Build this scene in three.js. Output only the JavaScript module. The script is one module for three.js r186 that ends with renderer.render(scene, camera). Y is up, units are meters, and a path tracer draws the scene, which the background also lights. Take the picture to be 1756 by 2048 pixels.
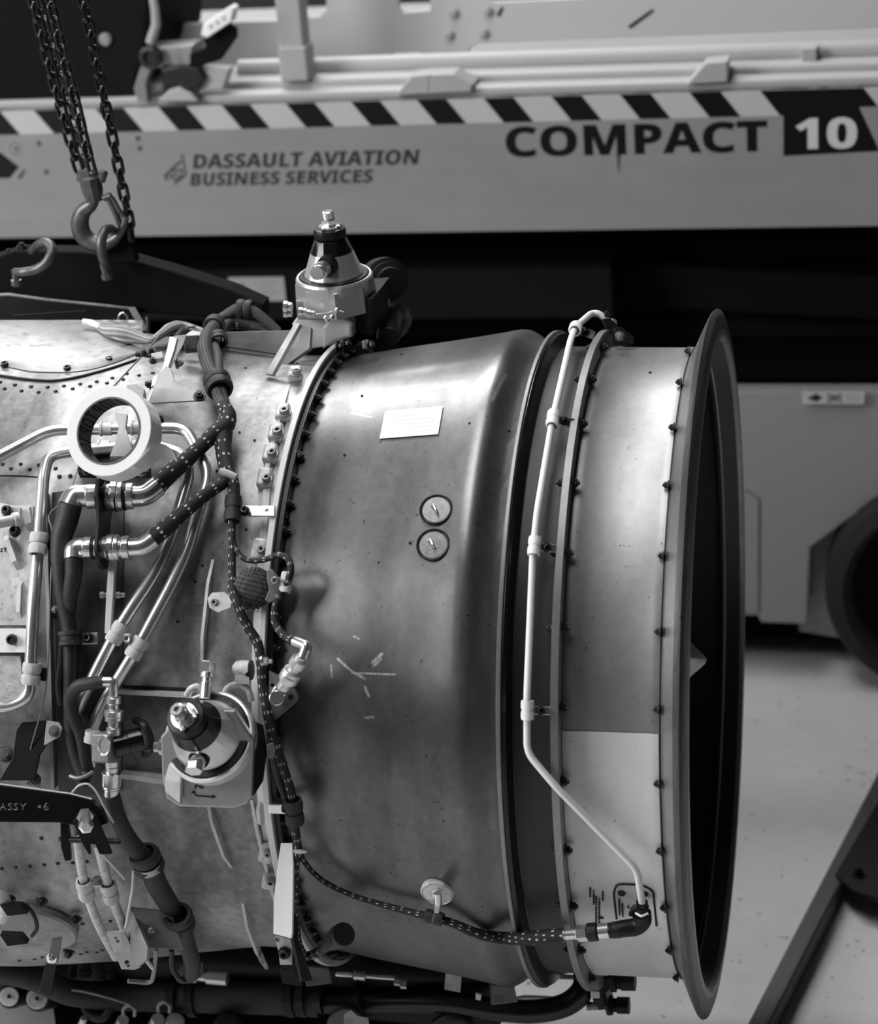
import * as THREE from 'three';
import { mergeGeometries, toCreasedNormals } from 'three/addons/utils/BufferGeometryUtils.js';
import { RoundedBoxGeometry } from 'three/addons/geometries/RoundedBoxGeometry.js';
import { RectAreaLightUniformsLib } from 'three/addons/lights/RectAreaLightUniformsLib.js';
RectAreaLightUniformsLib.init();

// ---------------------------------------------------------------- camera, light, exposure
const V = (x, y, z) => new THREE.Vector3(x, y, z);
const scene = new THREE.Scene();
scene.background = new THREE.Color(0x000000);
const F = 4300, CX = 878, CY = 1024;
const cR = V(0.97729802, -0.06791087, -0.20069055), cU = V(-0.0139628, 0.924534, -0.3808437), cB = V(0.21140867, 0.375, 0.90259702);
const camera = new THREE.PerspectiveCamera(2 * Math.atan(1024 / F) * 180 / Math.PI, 1756 / 2048, 0.05, 60);
camera.position.set(0.23253, 1.82824, 2.43492);
camera.quaternion.setFromRotationMatrix(new THREE.Matrix4().makeBasis(cR, cU, cB));
camera.focus = 2.52; camera.userData.fStop = 4.2;
scene.add(camera);
const renderer = new THREE.WebGLRenderer({ antialias: true });
renderer.toneMapping = THREE.LinearToneMapping;
renderer.toneMappingExposure = 1.0;
renderer.shadowMap.enabled = true;

// hangar ceiling lamps and one added key light panel: [position, target, width, height, brightness]
const LAMPS = [
  [V(-0.9, 4.3, 0.2), V(-0.9, 0, 0.2), 1.0, 3.0, 5, 'ceiling'],
  [V(-2.3, 4.3, -3.1), V(-2.3, 0, -3.1), 3.0, 1.2, 17, 'ceiling'],
  [V(-3.45, 2.6, 1.7), V(-0.3, 0.7, 0), 1.8, 1.8, 10, 'wall'],  // added light panel in place of daylight from a hangar door
];

// ---------------------------------------------------------------- helpers
const numbered = (() => { const seen = new Map(); return (n, key) => { const k = key + '/' + n, c = seen.get(k) || 0; seen.set(k, c + 1); return c ? `${n}_${String(c).padStart(3, '0')}` : n; }; })();
const lin = v => { v /= 255; return v <= 0.04045 ? v / 12.92 : Math.pow((v + 0.055) / 1.055, 2.4); };
const grey = v => { const l = lin(v); return new THREE.Color().setRGB(l, l, l); };
const mat = (v, rough = 0.5, metal = 0, o = {}) => new THREE.MeshStandardMaterial({ color: grey(v), roughness: rough, metalness: metal, ...o });
function rng(s) { return () => { s |= 0; s = s + 0x6D2B79F5 | 0; let t = Math.imul(s ^ s >>> 15, 1 | s); t = t + Math.imul(t ^ t >>> 7, 61 | t) ^ t; return ((t ^ t >>> 14) >>> 0) / 4294967296; }; }
const hash = (x, y, s) => { let h = Math.imul(x, 374761393) + Math.imul(y, 668265263) + Math.imul(s, 974634541) | 0; h = Math.imul(h ^ h >>> 13, 1274126177); return ((h ^ h >>> 16) >>> 0) / 4294967296; };
function vnoise(x, y, s, px, py) {
  const xi = Math.floor(x), yi = Math.floor(y), fx = x - xi, fy = y - yi, u = fx * fx * (3 - 2 * fx), v = fy * fy * (3 - 2 * fy);
  const w = (a, n) => n ? ((a % n) + n) % n : a;
  const x0 = w(xi, px), x1 = w(xi + 1, px), y0 = w(yi, py), y1 = w(yi + 1, py);
  return (hash(x0, y0, s) * (1 - u) + hash(x1, y0, s) * u) * (1 - v) + (hash(x0, y1, s) * (1 - u) + hash(x1, y1, s) * u) * v;
}
function fbm(x, y, s, oct = 4) { let a = 0, w = 0.5, t = 0; for (let i = 0; i < oct; i++) { a += w * vnoise(x, y, s + i * 17); t += w; x *= 2.03; y *= 2.03; w *= 0.55; } return a / t; }
// an RGBA grey texture from a function of (u, v) in 0..1 giving an sRGB grey 0..255
function greyTexture(w, h, fn, srgb = true) {
  const d = new Uint8Array(w * h * 4);
  for (let j = 0; j < h; j++) for (let i = 0; i < w; i++) { const g = Math.max(0, Math.min(255, fn((i + 0.5) / w, (j + 0.5) / h))), k = (j * w + i) * 4; d[k] = d[k + 1] = d[k + 2] = g; d[k + 3] = 255; }
  const t = new THREE.DataTexture(d, w, h); t.magFilter = THREE.LinearFilter; t.minFilter = THREE.LinearMipmapLinearFilter; t.generateMipmaps = true;
  t.wrapS = t.wrapT = THREE.RepeatWrapping; if (srgb) t.colorSpace = THREE.SRGBColorSpace; t.needsUpdate = true; return t;
}
const clean = g => { for (const k of Object.keys(g.attributes)) if (!['position', 'normal', 'uv'].includes(k)) g.deleteAttribute(k); return g.index ? g.toNonIndexed() : g; };
const merge = gs => Array.isArray(gs) ? (gs.length > 1 ? mergeGeometries(gs.map(clean)) : gs[0]) : gs;
function part(parent, name, geo, m, label) {
  const o = new THREE.Mesh(merge(geo), m); o.name = numbered(name, parent.uuid); o.castShadow = o.receiveShadow = true;
  if (label) o.userData.label = label; parent.add(o); return o;
}
function place(parent, name, geo, m, matrix, label) { const o = part(parent, name, geo, m, label); o.applyMatrix4(matrix); return o; }
function group(parent, name, label) { const o = new THREE.Group(); o.name = numbered(name, parent.uuid); if (label) o.userData.label = label; parent.add(o); return o; }
function thing(name, label, category, grp, pos = V(0, 0, 0)) {
  const o = new THREE.Group(); o.name = numbered(name, 'scene'); o.position.copy(pos); o.userData = { label, category }; if (grp) o.userData.group = grp; scene.add(o); return o;
}
function struct(name, geo, m) { const o = new THREE.Mesh(merge(geo), m); o.name = name; o.userData.kind = 'structure'; o.castShadow = o.receiveShadow = true; scene.add(o); return o; }
const box = (w, h, d, x = 0, y = 0, z = 0) => { const g = new THREE.BoxGeometry(w, h, d); g.translate(x, y, z); return g; };
const rbox = (w, h, d, r, x = 0, y = 0, z = 0) => { const g = new RoundedBoxGeometry(w, h, d, 2, Math.min(r, w / 2.01, h / 2.01, d / 2.01)); g.translate(x, y, z); return g; };
const crease = (g, a = 0.55) => toCreasedNormals(g, a);
// a matrix with its y axis along dir at p, its z axis as near as can be to hint
function frame(p, dir, hint) {
  const y = dir.clone().normalize(); let h = hint || (Math.abs(y.x) < 0.8 ? V(1, 0, 0) : V(0, 0, 1));
  const x = V().crossVectors(y, h).normalize(), z = V().crossVectors(x, y).normalize();
  return new THREE.Matrix4().makeBasis(x, y, z).setPosition(p);
}
const lathe = (pts, seg = 32) => crease(new THREE.LatheGeometry(pts.map(p => new THREE.Vector2(Math.max(p[0], 1e-5), p[1])), seg));
// camera-ray helpers: where the line of sight of a photo point meets a real surface
const ray = (px, py) => cR.clone().multiplyScalar((px - CX) / F).addScaledVector(cU, -(py - CY) / F).sub(cB);
const camP = camera.position.clone();
const onZ = (px, py, z) => { const r = ray(px, py); return camP.clone().addScaledVector(r, (z - camP.z) / r.z); };
const onY = (px, py, y) => { const r = ray(px, py); return camP.clone().addScaledVector(r, (y - camP.y) / r.y); };
const depthOf = p => -(p.clone().sub(camP)).dot(cB);
// engine space: x along the shaft (forward +), origin on the axis at the inlet plane
const AX = V(0, 0.62, 0);
const PROF = [[-1.3, 0.436], [-0.95, 0.4306], [-0.8768, 0.427], [-0.7383, 0.4112], [-0.65, 0.3966], [-0.562, 0.3835], [-0.475, 0.3825], [-0.4415, 0.3852], [-0.4, 0.3918], [-0.245, 0.414], [-0.2322, 0.4145], [-0.2158, 0.4006], [-0.2, 0.402], [-0.19, 0.3935], [-0.0221, 0.392], [0.0, 0.436], [0.05, 0.40]];
const prof = x => { for (let i = 1; i < PROF.length; i++) if (x <= PROF[i][0]) { const [a, r] = PROF[i - 1], [b, s] = PROF[i]; return r + (s - r) * Math.max(0, (x - a) / (b - a)); } return 0.4; };
const camE = camP.clone().sub(AX);
function on(px, py, h = 0) {
  const r = ray(px, py); let best = 1e9, bt = 2.7, prev = 1;
  const f = t => { const x = camE.x + r.x * t, y = camE.y + r.y * t, z = camE.z + r.z * t; return Math.hypot(y, z) - prof(x) - h; };
  for (let t = 1.9; t < 3.2; t += 0.004) {
    const v = f(t);
    if (v < 0) { let a = t - 0.004, b = t; for (let k = 0; k < 18; k++) { const m = (a + b) / 2; if (f(m) < 0) b = m; else a = m; } bt = b; return camE.clone().addScaledVector(r, bt); }
    if (v < best) { best = v; bt = t; }
  }
  return camE.clone().addScaledVector(r, bt);
}
const atZ = (px, py, z) => onZ(px, py, z).sub(AX);
const P = a => a.isVector3 ? a : a.length > 3 ? atZ(a[0], a[1], a[3]) : on(a[0], a[1], a[2] || 0);
const kOf = p => -(p.clone().sub(camE)).dot(cB) / F;               // metres per photo pixel at an engine point
const radial = p => V(0, p.y, p.z).normalize();
const toCam = p => camE.clone().sub(p).normalize();
// tubes
function sweep(pts, rad, sides = 10, cap = true, smooth = true) {
  const n = pts.length, ts = [], nr = [];
  for (let i = 0; i < n; i++) ts.push(pts[Math.min(n - 1, i + 1)].clone().sub(pts[Math.max(0, i - 1)]).normalize());
  let a = Math.abs(ts[0].y) < 0.9 ? V(0, 1, 0) : V(1, 0, 0); a.addScaledVector(ts[0], -a.dot(ts[0])).normalize();
  const pos = [], nor = [], uv = [], idx = []; let len = 0;
  for (let i = 0; i < n; i++) {
    a.addScaledVector(ts[i], -a.dot(ts[i])).normalize(); const b = V().crossVectors(ts[i], a);
    if (i) len += pts[i].distanceTo(pts[i - 1]);
    const r = typeof rad === 'function' ? rad(i / (n - 1), len) : rad;
    for (let j = 0; j <= sides; j++) { const th = j / sides * Math.PI * 2, c = Math.cos(th), s = Math.sin(th), d = a.clone().multiplyScalar(c).addScaledVector(b, s); pos.push(pts[i].x + d.x * r, pts[i].y + d.y * r, pts[i].z + d.z * r); nor.push(d.x, d.y, d.z); uv.push(len / 0.04, j / sides); }
  }
  for (let i = 0; i < n - 1; i++) for (let j = 0; j < sides; j++) { const p = i * (sides + 1) + j, q = p + sides + 1; idx.push(p, p + 1, q, q, p + 1, q + 1); }
  if (cap) for (const [i, s] of [[0, -1], [n - 1, 1]]) {
    const base = pos.length / 3, t = ts[i]; pos.push(pts[i].x, pts[i].y, pts[i].z); nor.push(t.x * s, t.y * s, t.z * s); uv.push(0, 0);
    for (let j = 0; j <= sides; j++) { const k = (i * (sides + 1) + j) * 3; pos.push(pos[k], pos[k + 1], pos[k + 2]); nor.push(t.x * s, t.y * s, t.z * s); uv.push(0, 0); }
    for (let j = 0; j < sides; j++) s > 0 ? idx.push(base, base + 1 + j, base + 2 + j) : idx.push(base, base + 2 + j, base + 1 + j);
  }
  const g = new THREE.BufferGeometry(); g.setAttribute('position', new THREE.Float32BufferAttribute(pos, 3)); g.setAttribute('normal', new THREE.Float32BufferAttribute(nor, 3)); g.setAttribute('uv', new THREE.Float32BufferAttribute(uv, 2)); g.setIndex(idx); return g;
}
const spline = (pts, n) => { const c = new THREE.CatmullRomCurve3(pts.map(P), false, 'centripetal'); return c.getSpacedPoints(n || Math.max(8, pts.length * 7)); };
function bent(raw, f) {                                             // straight runs with rounded bends
  const p = raw.map(P), out = [p[0]];
  for (let i = 1; i < p.length - 1; i++) {
    const a = p[i - 1].clone().sub(p[i]), b = p[i + 1].clone().sub(p[i]), la = a.length(), lb = b.length(), r = Math.min(f, la * 0.48, lb * 0.48);
    const A = p[i].clone().addScaledVector(a, r / la), B = p[i].clone().addScaledVector(b, r / lb);
    for (let k = 0; k <= 8; k++) { const t = k / 8; out.push(A.clone().multiplyScalar((1 - t) ** 2).addScaledVector(p[i], 2 * t * (1 - t)).addScaledVector(B, t * t)); }
  }
  out.push(p[p.length - 1]); return out;
}
// turned piece from A to B: list of [position along in 0..1, radius in photo pixels]
function turned(A, B, list, seg = 28) {
  A = P(A); B = P(B); const d = B.clone().sub(A), L = d.length(), k = kOf(A.clone().lerp(B, 0.5));
  const pts = [[1e-5, list[0][0] * L], ...list.map(([t, r]) => [r * k, t * L]), [1e-5, list[list.length - 1][0] * L]];
  const g = lathe(pts, seg); g.applyMatrix4(frame(A, d)); return g;
}
const rings = (...runs) => { const o = []; for (const [a, b, r, c = 0.25] of runs) { const e = Math.min(0.012, (b - a) * 0.3); o.push([a, r - c * 3], [a + e, r], [b - e, r], [b, r - c * 3]); } return o; };
// flat plate whose outline is given by photo points on one plane through a point of the engine
function plate(outline, at, normal, thick, holes = [], bevel = 0.0006) {
  const c = P(at), n = normal.clone().normalize(), M = frame(c, n), inv = M.clone().invert();
  const hit = ([px, py]) => { const r = ray(px, py), t = c.clone().sub(camE).dot(n) / r.dot(n); const q = camE.clone().addScaledVector(r, t).applyMatrix4(inv); return new THREE.Vector2(q.x, -q.z); };
  const s = new THREE.Shape(outline.map(hit));
  for (const [x, y, r] of holes) { const q = hit([x, y]), h = new THREE.Path(); h.absarc(q.x, q.y, r * kOf(c), 0, Math.PI * 2, true); s.holes.push(h); }
  const g = new THREE.ExtrudeGeometry(s, { depth: thick, bevelEnabled: bevel > 0, bevelSize: bevel, bevelThickness: bevel, bevelSegments: 2, curveSegments: 10, steps: 1 });
  g.rotateX(-Math.PI / 2); g.applyMatrix4(M); return g;
}
// curved sheet lying on the engine skin: four photo corners, proud by h, thick by t
function sheet(c, h, t, nu = 12, nv = 12) {
  const pos = [], uv = [], idx = [], lay = (nu + 1) * (nv + 1);
  for (const hh of [h, h - t]) for (let j = 0; j <= nv; j++) for (let i = 0; i <= nu; i++) {
    const u = i / nu, v = j / nv, x = (c[0][0] * (1 - u) + c[1][0] * u) * (1 - v) + (c[3][0] * (1 - u) + c[2][0] * u) * v, y = (c[0][1] * (1 - u) + c[1][1] * u) * (1 - v) + (c[3][1] * (1 - u) + c[2][1] * u) * v;
    const q = on(x, y, h), n = radial(q); if (hh !== h) q.addScaledVector(n, -t); pos.push(q.x, q.y, q.z); uv.push(u, 1 - v);
  }
  const id = (i, j, l) => l * lay + j * (nu + 1) + i;
  for (let j = 0; j < nv; j++) for (let i = 0; i < nu; i++) { const a = id(i, j, 0), b = id(i + 1, j, 0), d = id(i, j + 1, 0), e = id(i + 1, j + 1, 0); idx.push(a, d, b, b, d, e); idx.push(a + lay, b + lay, d + lay, b + lay, e + lay, d + lay); }
  for (let i = 0; i < nu; i++) { let a = id(i, 0, 0), b = id(i + 1, 0, 0); idx.push(a, b, a + lay, b, b + lay, a + lay); a = id(i, nv, 0); b = id(i + 1, nv, 0); idx.push(a, a + lay, b, b, a + lay, b + lay); }
  for (let j = 0; j < nv; j++) { let a = id(0, j, 0), b = id(0, j + 1, 0); idx.push(a, a + lay, b, b, a + lay, b + lay); a = id(nu, j, 0); b = id(nu, j + 1, 0); idx.push(a, b, a + lay, b, b + lay, a + lay); }
  const g = new THREE.BufferGeometry(); g.setAttribute('position', new THREE.Float32BufferAttribute(pos, 3)); g.setAttribute('uv', new THREE.Float32BufferAttribute(uv, 2)); g.setIndex(idx); g.computeVertexNormals(); return crease(g, 0.7);
}
// fasteners, one unit geometry each (radius 1, y up)
const HEX = crease(merge([new THREE.CylinderGeometry(1.35, 1.45, 0.35, 18).translate(0, 0.17, 0), new THREE.CylinderGeometry(0.92, 1.0, 0.9, 6).translate(0, 0.78, 0), new THREE.CylinderGeometry(0.5, 0.55, 0.5, 10).translate(0, 1.45, 0)].map(g => clean(g))));
const SOCKET = lathe([[1e-5, 0.35], [0.5, 0.35], [0.5, 1.1], [0.85, 1.15], [1, 1], [1, 0.15], [1.3, 0.1], [1.3, -0.3]], 16);
const RIVET = new THREE.SphereGeometry(1, 10, 5, 0, Math.PI * 2, 0, Math.PI / 2); RIVET.scale(1, 0.62, 1);
const STAR = lathe([[1e-5, 0.5], [0.45, 0.5], [0.6, 0.9], [0.9, 0.85], [1, 0.5], [1.05, -0.1]], 8);
const fast = (geo, p, dir, r) => { const m = frame(p, dir); return m.multiply(new THREE.Matrix4().makeScale(r, r, r)); };
function fastener(parent, name, geo, a, m, rpx, dir, label) { const p = P(a); return place(parent, name, geo, m, fast(geo, p, dir || radial(p), rpx * kOf(p)), label); }
// cushioned loop clamp round a tube: two bands, a strap and a foot
function loop(c, dir, r, w) { const g = []; for (const s of [-1, 1]) { const q = lathe([[r * 0.98, -w * 0.3], [r * 1.3, -w * 0.3], [r * 1.42, -w * 0.14], [r * 1.42, w * 0.14], [r * 1.3, w * 0.3], [r * 0.98, w * 0.3]], 22); q.translate(0, s * w * 0.34, 0); g.push(q); } const m = lathe([[r, -w * 0.1], [r * 1.18, -w * 0.1], [r * 1.18, w * 0.1], [r, w * 0.1]], 22); g.push(m); const o = merge(g); o.applyMatrix4(frame(c, dir)); return o; }

// ---------------------------------------------------------------- materials
const wornTex = greyTexture(512, 512, (u, v) => 255 * (0.72 + 0.28 * fbm(u * 8, v * 8, 5, 5)) - 60 * Math.max(0, fbm(u * 22, v * 22, 9, 3) - 0.62) * 3);
const cableTex = greyTexture(256, 64, (u, v) => {
  const weave = 30 + 12 * Math.sin((u * 48 + v * 8) * Math.PI * 2) * Math.sin((u * 48 - v * 8) * Math.PI * 2);
  const b = Math.floor(u * 8), d = (u * 8) % 1, q = (v * 9 + b * 0.37) % 1, on1 = (b % 2 === 0) && d > 0.25 && d < 0.9 && q < 0.36 && hash(b, Math.floor(v * 9 + b * 0.37) % 9, 3) > 0.36; return on1 ? 200 : weave * 0.85; });
const braidTex = greyTexture(128, 64, (u, v) => 62 + 42 * Math.sin((u * 22 + v * 7) * Math.PI * 2) * Math.sin((u * 22 - v * 7) * Math.PI * 2));
const strapTex = greyTexture(128, 64, (u, v) => 150 + 70 * Math.sin((u * 10 + v * 4) * Math.PI * 2) * Math.sin((u * 10 - v * 4) * Math.PI * 2));
const rubberTex = greyTexture(256, 128, (u, v) => 24 + 26 * fbm(u * 10, v * 24, 77, 4));
const M = {
  alu: mat(200, 0.45, 0.4, { map: wornTex }), bright: mat(226, 0.24, 0.9), steel: mat(215, 0.28, 0.85), dull: mat(158, 0.45, 0.45, { map: wornTex }),
  cast: mat(228, 0.5, 0.2, { map: wornTex }), white: mat(238, 0.55), offwhite: mat(222, 0.6, 0, { map: wornTex }), polish: mat(225, 0.27, 0.8), satin: mat(216, 0.33, 0.7), dark: mat(40, 0.42, 0.5), black: new THREE.MeshPhysicalMaterial({ color: grey(20), roughness: 0.45, specularIntensity: 0.6 }), blackGloss: mat(15, 0.28, 0),
  blued: mat(58, 0.22, 0.85), rubber: new THREE.MeshStandardMaterial({ map: rubberTex, roughness: 0.6 }), cable: new THREE.MeshStandardMaterial({ map: cableTex, roughness: 0.75 }), braid: new THREE.MeshStandardMaterial({ map: braidTex, roughness: 0.7 }),
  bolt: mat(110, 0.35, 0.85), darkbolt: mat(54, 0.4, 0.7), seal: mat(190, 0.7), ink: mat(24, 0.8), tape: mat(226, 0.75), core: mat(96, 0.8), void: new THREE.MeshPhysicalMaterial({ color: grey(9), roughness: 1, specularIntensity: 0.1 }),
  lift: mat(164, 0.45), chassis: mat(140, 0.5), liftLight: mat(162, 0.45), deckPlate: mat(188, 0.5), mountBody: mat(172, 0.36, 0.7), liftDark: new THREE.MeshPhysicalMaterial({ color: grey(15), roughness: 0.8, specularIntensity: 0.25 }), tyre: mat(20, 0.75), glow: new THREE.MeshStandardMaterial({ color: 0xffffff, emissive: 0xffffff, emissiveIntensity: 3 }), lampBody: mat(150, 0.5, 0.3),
  recess: mat(120, 0.5, 0.5, { map: wornTex }), wall: mat(30, 0.9), ceil: mat(58, 0.9),
};
for (const k of ['alu', 'cast', 'dull']) { M[k].roughnessMap = null; }

// ---------------------------------------------------------------- the setting
const floorTex = greyTexture(1024, 1024, (u, v) => {
  let g = 222 + 26 * (fbm(u * 6, v * 6, 3, 5) - 0.5) + 8 * (fbm(u * 60, v * 60, 8, 2) - 0.5);
  const s = fbm(u * 150, v * 150, 21, 2); if (s > 0.83) g -= (s - 0.83) * 700; return g; });
floorTex.repeat.set(5, 5);
struct('floor', box(9, 0.12, 9, -0.2, -0.06, -0.4), new THREE.MeshStandardMaterial({ map: floorTex, roughness: 0.32 }));
struct('wall_back', box(9, 4.6, 0.15, -0.2, 2.3, -4.9), M.wall);
struct('wall_front', box(9, 4.6, 0.15, -0.2, 2.3, 4.1), M.wall);
struct('wall_left', box(0.15, 4.6, 9, -4.6, 2.3, -0.4), M.wall);
struct('wall_right', box(0.15, 4.6, 9, 4.2, 2.3, -0.4), M.wall);
struct('ceiling', box(9, 0.15, 9, -0.2, 4.66, -0.4), M.ceil);
const LAMP_LABEL = ['long ceiling lamp panel above the engine, out of the picture', 'wide ceiling lamp panel above the far side of the lift, out of the picture', 'added square light panel on a bracket by the left wall, in place of hangar door daylight, out of the picture'];
LAMPS.forEach(([p, to, w, h, b, where], i) => {
  const t = thing(where === 'ceiling' ? 'ceiling_lamp' : 'added_key_panel', LAMP_LABEL[i], 'lamp', null, p);
  const up = where === 'ceiling' ? V(1, 0, 0) : V(0, 1, 0), d = to.clone().sub(p).normalize();
  const m = new THREE.Matrix4().lookAt(V(0, 0, 0), d, where === 'ceiling' ? V(0, 0, 1) : V(0, 1, 0));
  const q = new THREE.Quaternion().setFromRotationMatrix(m);
  part(t, 'housing', rbox(w + 0.08, h + 0.08, 0.08, 0.02, 0, 0, 0.045), M.lampBody).quaternion.copy(q);
  const df = part(t, 'diffuser', box(w, h, 0.01, 0, 0, 0), M.glow); df.quaternion.copy(q); df.position.copy(d).multiplyScalar(0.002);
  const hang = where === 'ceiling' ? box(0.03, 0.3, 0.03, 0, 0.2, 0) : box(0.9, 0.05, 0.05, -0.52, 0, 0); part(t, where === 'ceiling' ? 'hanger' : 'bracket', hang, M.lampBody);
  const L = new THREE.RectAreaLight(0xffffff, b, w, h); L.position.copy(p).addScaledVector(d, 0.02); L.quaternion.copy(q); scene.add(L);
});

// ---------------------------------------------------------------- scissor lift behind the engine
const ZL = -1.146;
const lift = thing('scissor_lift', 'pale scissor lift parked behind the engine, striped deck edge and bold lettering', 'scissor lift', null, V(-0.3, 0, -1.6));
const LO = V(0.3, 0, 1.6);                                           // world to lift space
const lpart = (name, geo, m, label, parent = lift) => { const g = merge(geo); g.translate(LO.x, LO.y, LO.z); return part(parent, name, g, m, label); };
// plate in a vertical plane from photo points
function plateZ(outline, z, thick, bevel = 0.002) {
  const s = new THREE.Shape(outline.map(([x, y]) => { const q = onZ(x, y, z); return new THREE.Vector2(q.x, q.y); }));
  const g = new THREE.ExtrudeGeometry(s, { depth: thick, bevelEnabled: bevel > 0, bevelSize: bevel, bevelThickness: bevel, bevelSegments: 2, curveSegments: 8 }); g.translate(0, 0, z - thick); return g;
}
const X0 = -1.46, X1 = 0.36, Y0 = 0.872, Y1 = 1.104;
const cv = document.createElement('canvas'); cv.width = 2048; cv.height = 264;
{
  const c = cv.getContext('2d'), sx = 2048 / (X1 - X0), sy = 264 / (Y1 - Y0);
  const T = (px, py) => { const q = onZ(px, py, ZL + 0.004); return [(q.x - X0) * sx, (Y1 - q.y) * sy]; };
  const poly = (pts, f) => { c.fillStyle = f; c.beginPath(); pts.forEach((p, i) => { const [x, y] = T(...p); i ? c.lineTo(x, y) : c.moveTo(x, y); }); c.closePath(); c.fill(); };
  c.fillStyle = 'rgb(134,134,134)'; c.fillRect(0, 0, 2048, 264);
  for (let i = 0; i < 500; i++) { const r = rng(i + 5); const g = 120 + 30 * r(); c.fillStyle = `rgba(${g},${g},${g},0.06)`; c.fillRect(r() * 2048, r() * 264, 40 + 200 * r(), 6 + 60 * r()); }
  // stripes: one period measured on the photo
  const yb = T(960, 246)[1], xa = T(702, 205)[0], per = (T(1664, 172)[0] - T(318, 221)[0]) / 10.0, bw = per * 0.44, sl = T(742, 248)[0] - T(702, 205)[0];
  c.fillStyle = 'rgb(180,180,180)'; c.fillRect(0, 0, 2048, yb);
  c.fillStyle = 'rgb(2,2,2)';
  for (let k = -9; k < 14; k++) { const x = xa + k * per; c.beginPath(); c.moveTo(x, 0); c.lineTo(x + bw, 0); c.lineTo(x + bw + sl, yb); c.lineTo(x + sl, yb); c.fill(); }
  const text = (s, x0, x1, yTop, yBase, f, skew, font) => { const a = T(x0, yBase), b = T(x1, yBase), h = a[1] - T(x0, yTop)[1]; c.save(); c.font = font; const w = c.measureText(s).width, k = 0.73 * 100; c.translate(a[0], a[1]); c.transform(1, 0, -skew, 1, 0, 0); c.scale((b[0] - a[0]) / w, h / k); c.fillStyle = f; c.fillText(s, 0, 0); if (f !== 'none') { c.lineWidth = 3; c.strokeStyle = f; c.strokeText(s, 0, 0); } c.restore(); };
  text('COMPACT', 1008, 1536, 254, 313, 'rgb(4,4,4)', 0, 'bold 100px sans-serif');
  poly([[1567, 170], [1567, 312], [1800, 300], [1800, 290], [1718, 215], [1690, 170]], 'rgb(2,2,2)');
  poly([[1718, 214], [1800, 211], [1800, 380], [1758, 300]], 'rgb(134,134,134)');
  text('10', 1588, 1716, 236, 297, 'rgb(196,196,196)', 0, 'bold 100px sans-serif');
  text('DASSAULT AVIATION', 383, 840, 309, 337, 'rgb(40,40,40)', 0.2, 'bold 100px sans-serif');
  text('BUSINESS SERVICES', 378, 746, 346, 371, 'rgb(40,40,40)', 0.2, 'bold 100px sans-serif');
  // kite emblem before the name
  c.strokeStyle = 'rgb(48,48,48)'; c.lineJoin = 'miter';
  const line = (pts, w) => { c.lineWidth = w; c.beginPath(); pts.forEach((p, i) => { const [x, y] = T(...p); i ? c.lineTo(x, y) : c.moveTo(x, y); }); c.stroke(); };
  line([[364, 308], [372, 350], [349, 368]], 4); line([[362, 322], [330, 352], [336, 361]], 5); line([[345, 342], [364, 340], [362, 354], [350, 360], [340, 352], [352, 348], [356, 352]], 3.5);
  // arrow, slash, screws at the left end
  poly([[-40, 300], [2, 306], [38, 334], [20, 356], [-40, 357]], 'rgb(2,2,2)'); poly([[34, 356], [46, 340], [53, 340], [42, 358]], 'rgb(60,60,60)');
  for (const [x, y, r] of [[78, 287, 5], [93, 344, 5], [276, 277, 5], [280, 297, 5], [33, 298, 4]]) { const q = T(x, y); c.fillStyle = 'rgb(50,50,50)'; c.beginPath(); c.arc(q[0], q[1], r, 0, 7); c.fill(); }
  { const q = T(32, 298); c.lineWidth = 2; c.strokeStyle = 'rgb(90,90,90)'; c.beginPath(); c.arc(q[0], q[1], 12, 0, 7); c.stroke(); }
  poly([[1233, 307], [1242, 307], [1239, 345], [1237, 345]], 'rgba(40,40,40,0.75)');
}
const cvTex = new THREE.CanvasTexture(cv); cvTex.colorSpace = THREE.SRGBColorSpace;
lpart('side_panel', [box(X1 - X0, Y1 - Y0, 0.012, (X0 + X1) / 2, (Y0 + Y1) / 2, ZL - 0.002)], new THREE.MeshPhysicalMaterial({ map: cvTex, roughness: 0.5, specularIntensity: 0.5 }), 'grey side panel with black lettering and hazard stripes');
lpart('deck', [rbox(2.9, 0.24, 1.0, 0.008, -0.5, 0.988, ZL - 0.515), rbox(2.9, 0.02, 0.1, 0.008, -0.5, 1.112, ZL - 0.055)], M.lift);
lpart('kick_rail', rbox(2.9, 0.026, 0.11, 0.01, -0.5, 1.124, ZL - 0.10), M.liftLight);
{ const a = onZ(480, 141, ZL - 0.11), b = onZ(1850, 102, ZL - 0.11); b.y = a.y = (a.y + b.y) / 2 + 0.002; lpart('guard_rail', sweep([a, b], 0.019, 20), M.liftLight); }
const panelPts = [[310, 52], [556, 42], [556, -60], [612, -60], [607, 38], [640, 34], [655, 20], [657, -60], [797, -60], [795, 18], [805, 27], [862, 22], [869, -60], [968, -60], [972, 0], [990, 6], [1180, -2], [1182, -60], [1830, -60], [1830, 50], [960, 84], [940, 92], [932, 112], [845, 112], [840, 101], [788, 104], [770, 120], [310, 134]];
lpart('deck_plate', plateZ(panelPts, -1.36, 0.012), M.deckPlate, 'grey plate with dark rounded cutouts');
for (const q of [[[1256, 52], [1304, 18], [1309, 22], [1260, 58]], [[993, 31], [1002, 14], [1008, 16], [999, 34]]]) lpart('slot', plateZ(q, -1.357, 0.002, 0), M.dark);
for (const [x, y] of [[907, 26], [975, 23], [898, 70], [967, 67]]) { const q = onZ(x, y, -1.356); const g = lathe([[0.008, -0.004], [0.008, 0.004], [0.005, 0.007], [1e-5, 0.007]], 14); g.applyMatrix4(frame(q, V(0, 0, 1))); lpart('rivet', g, M.liftLight); }
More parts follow.
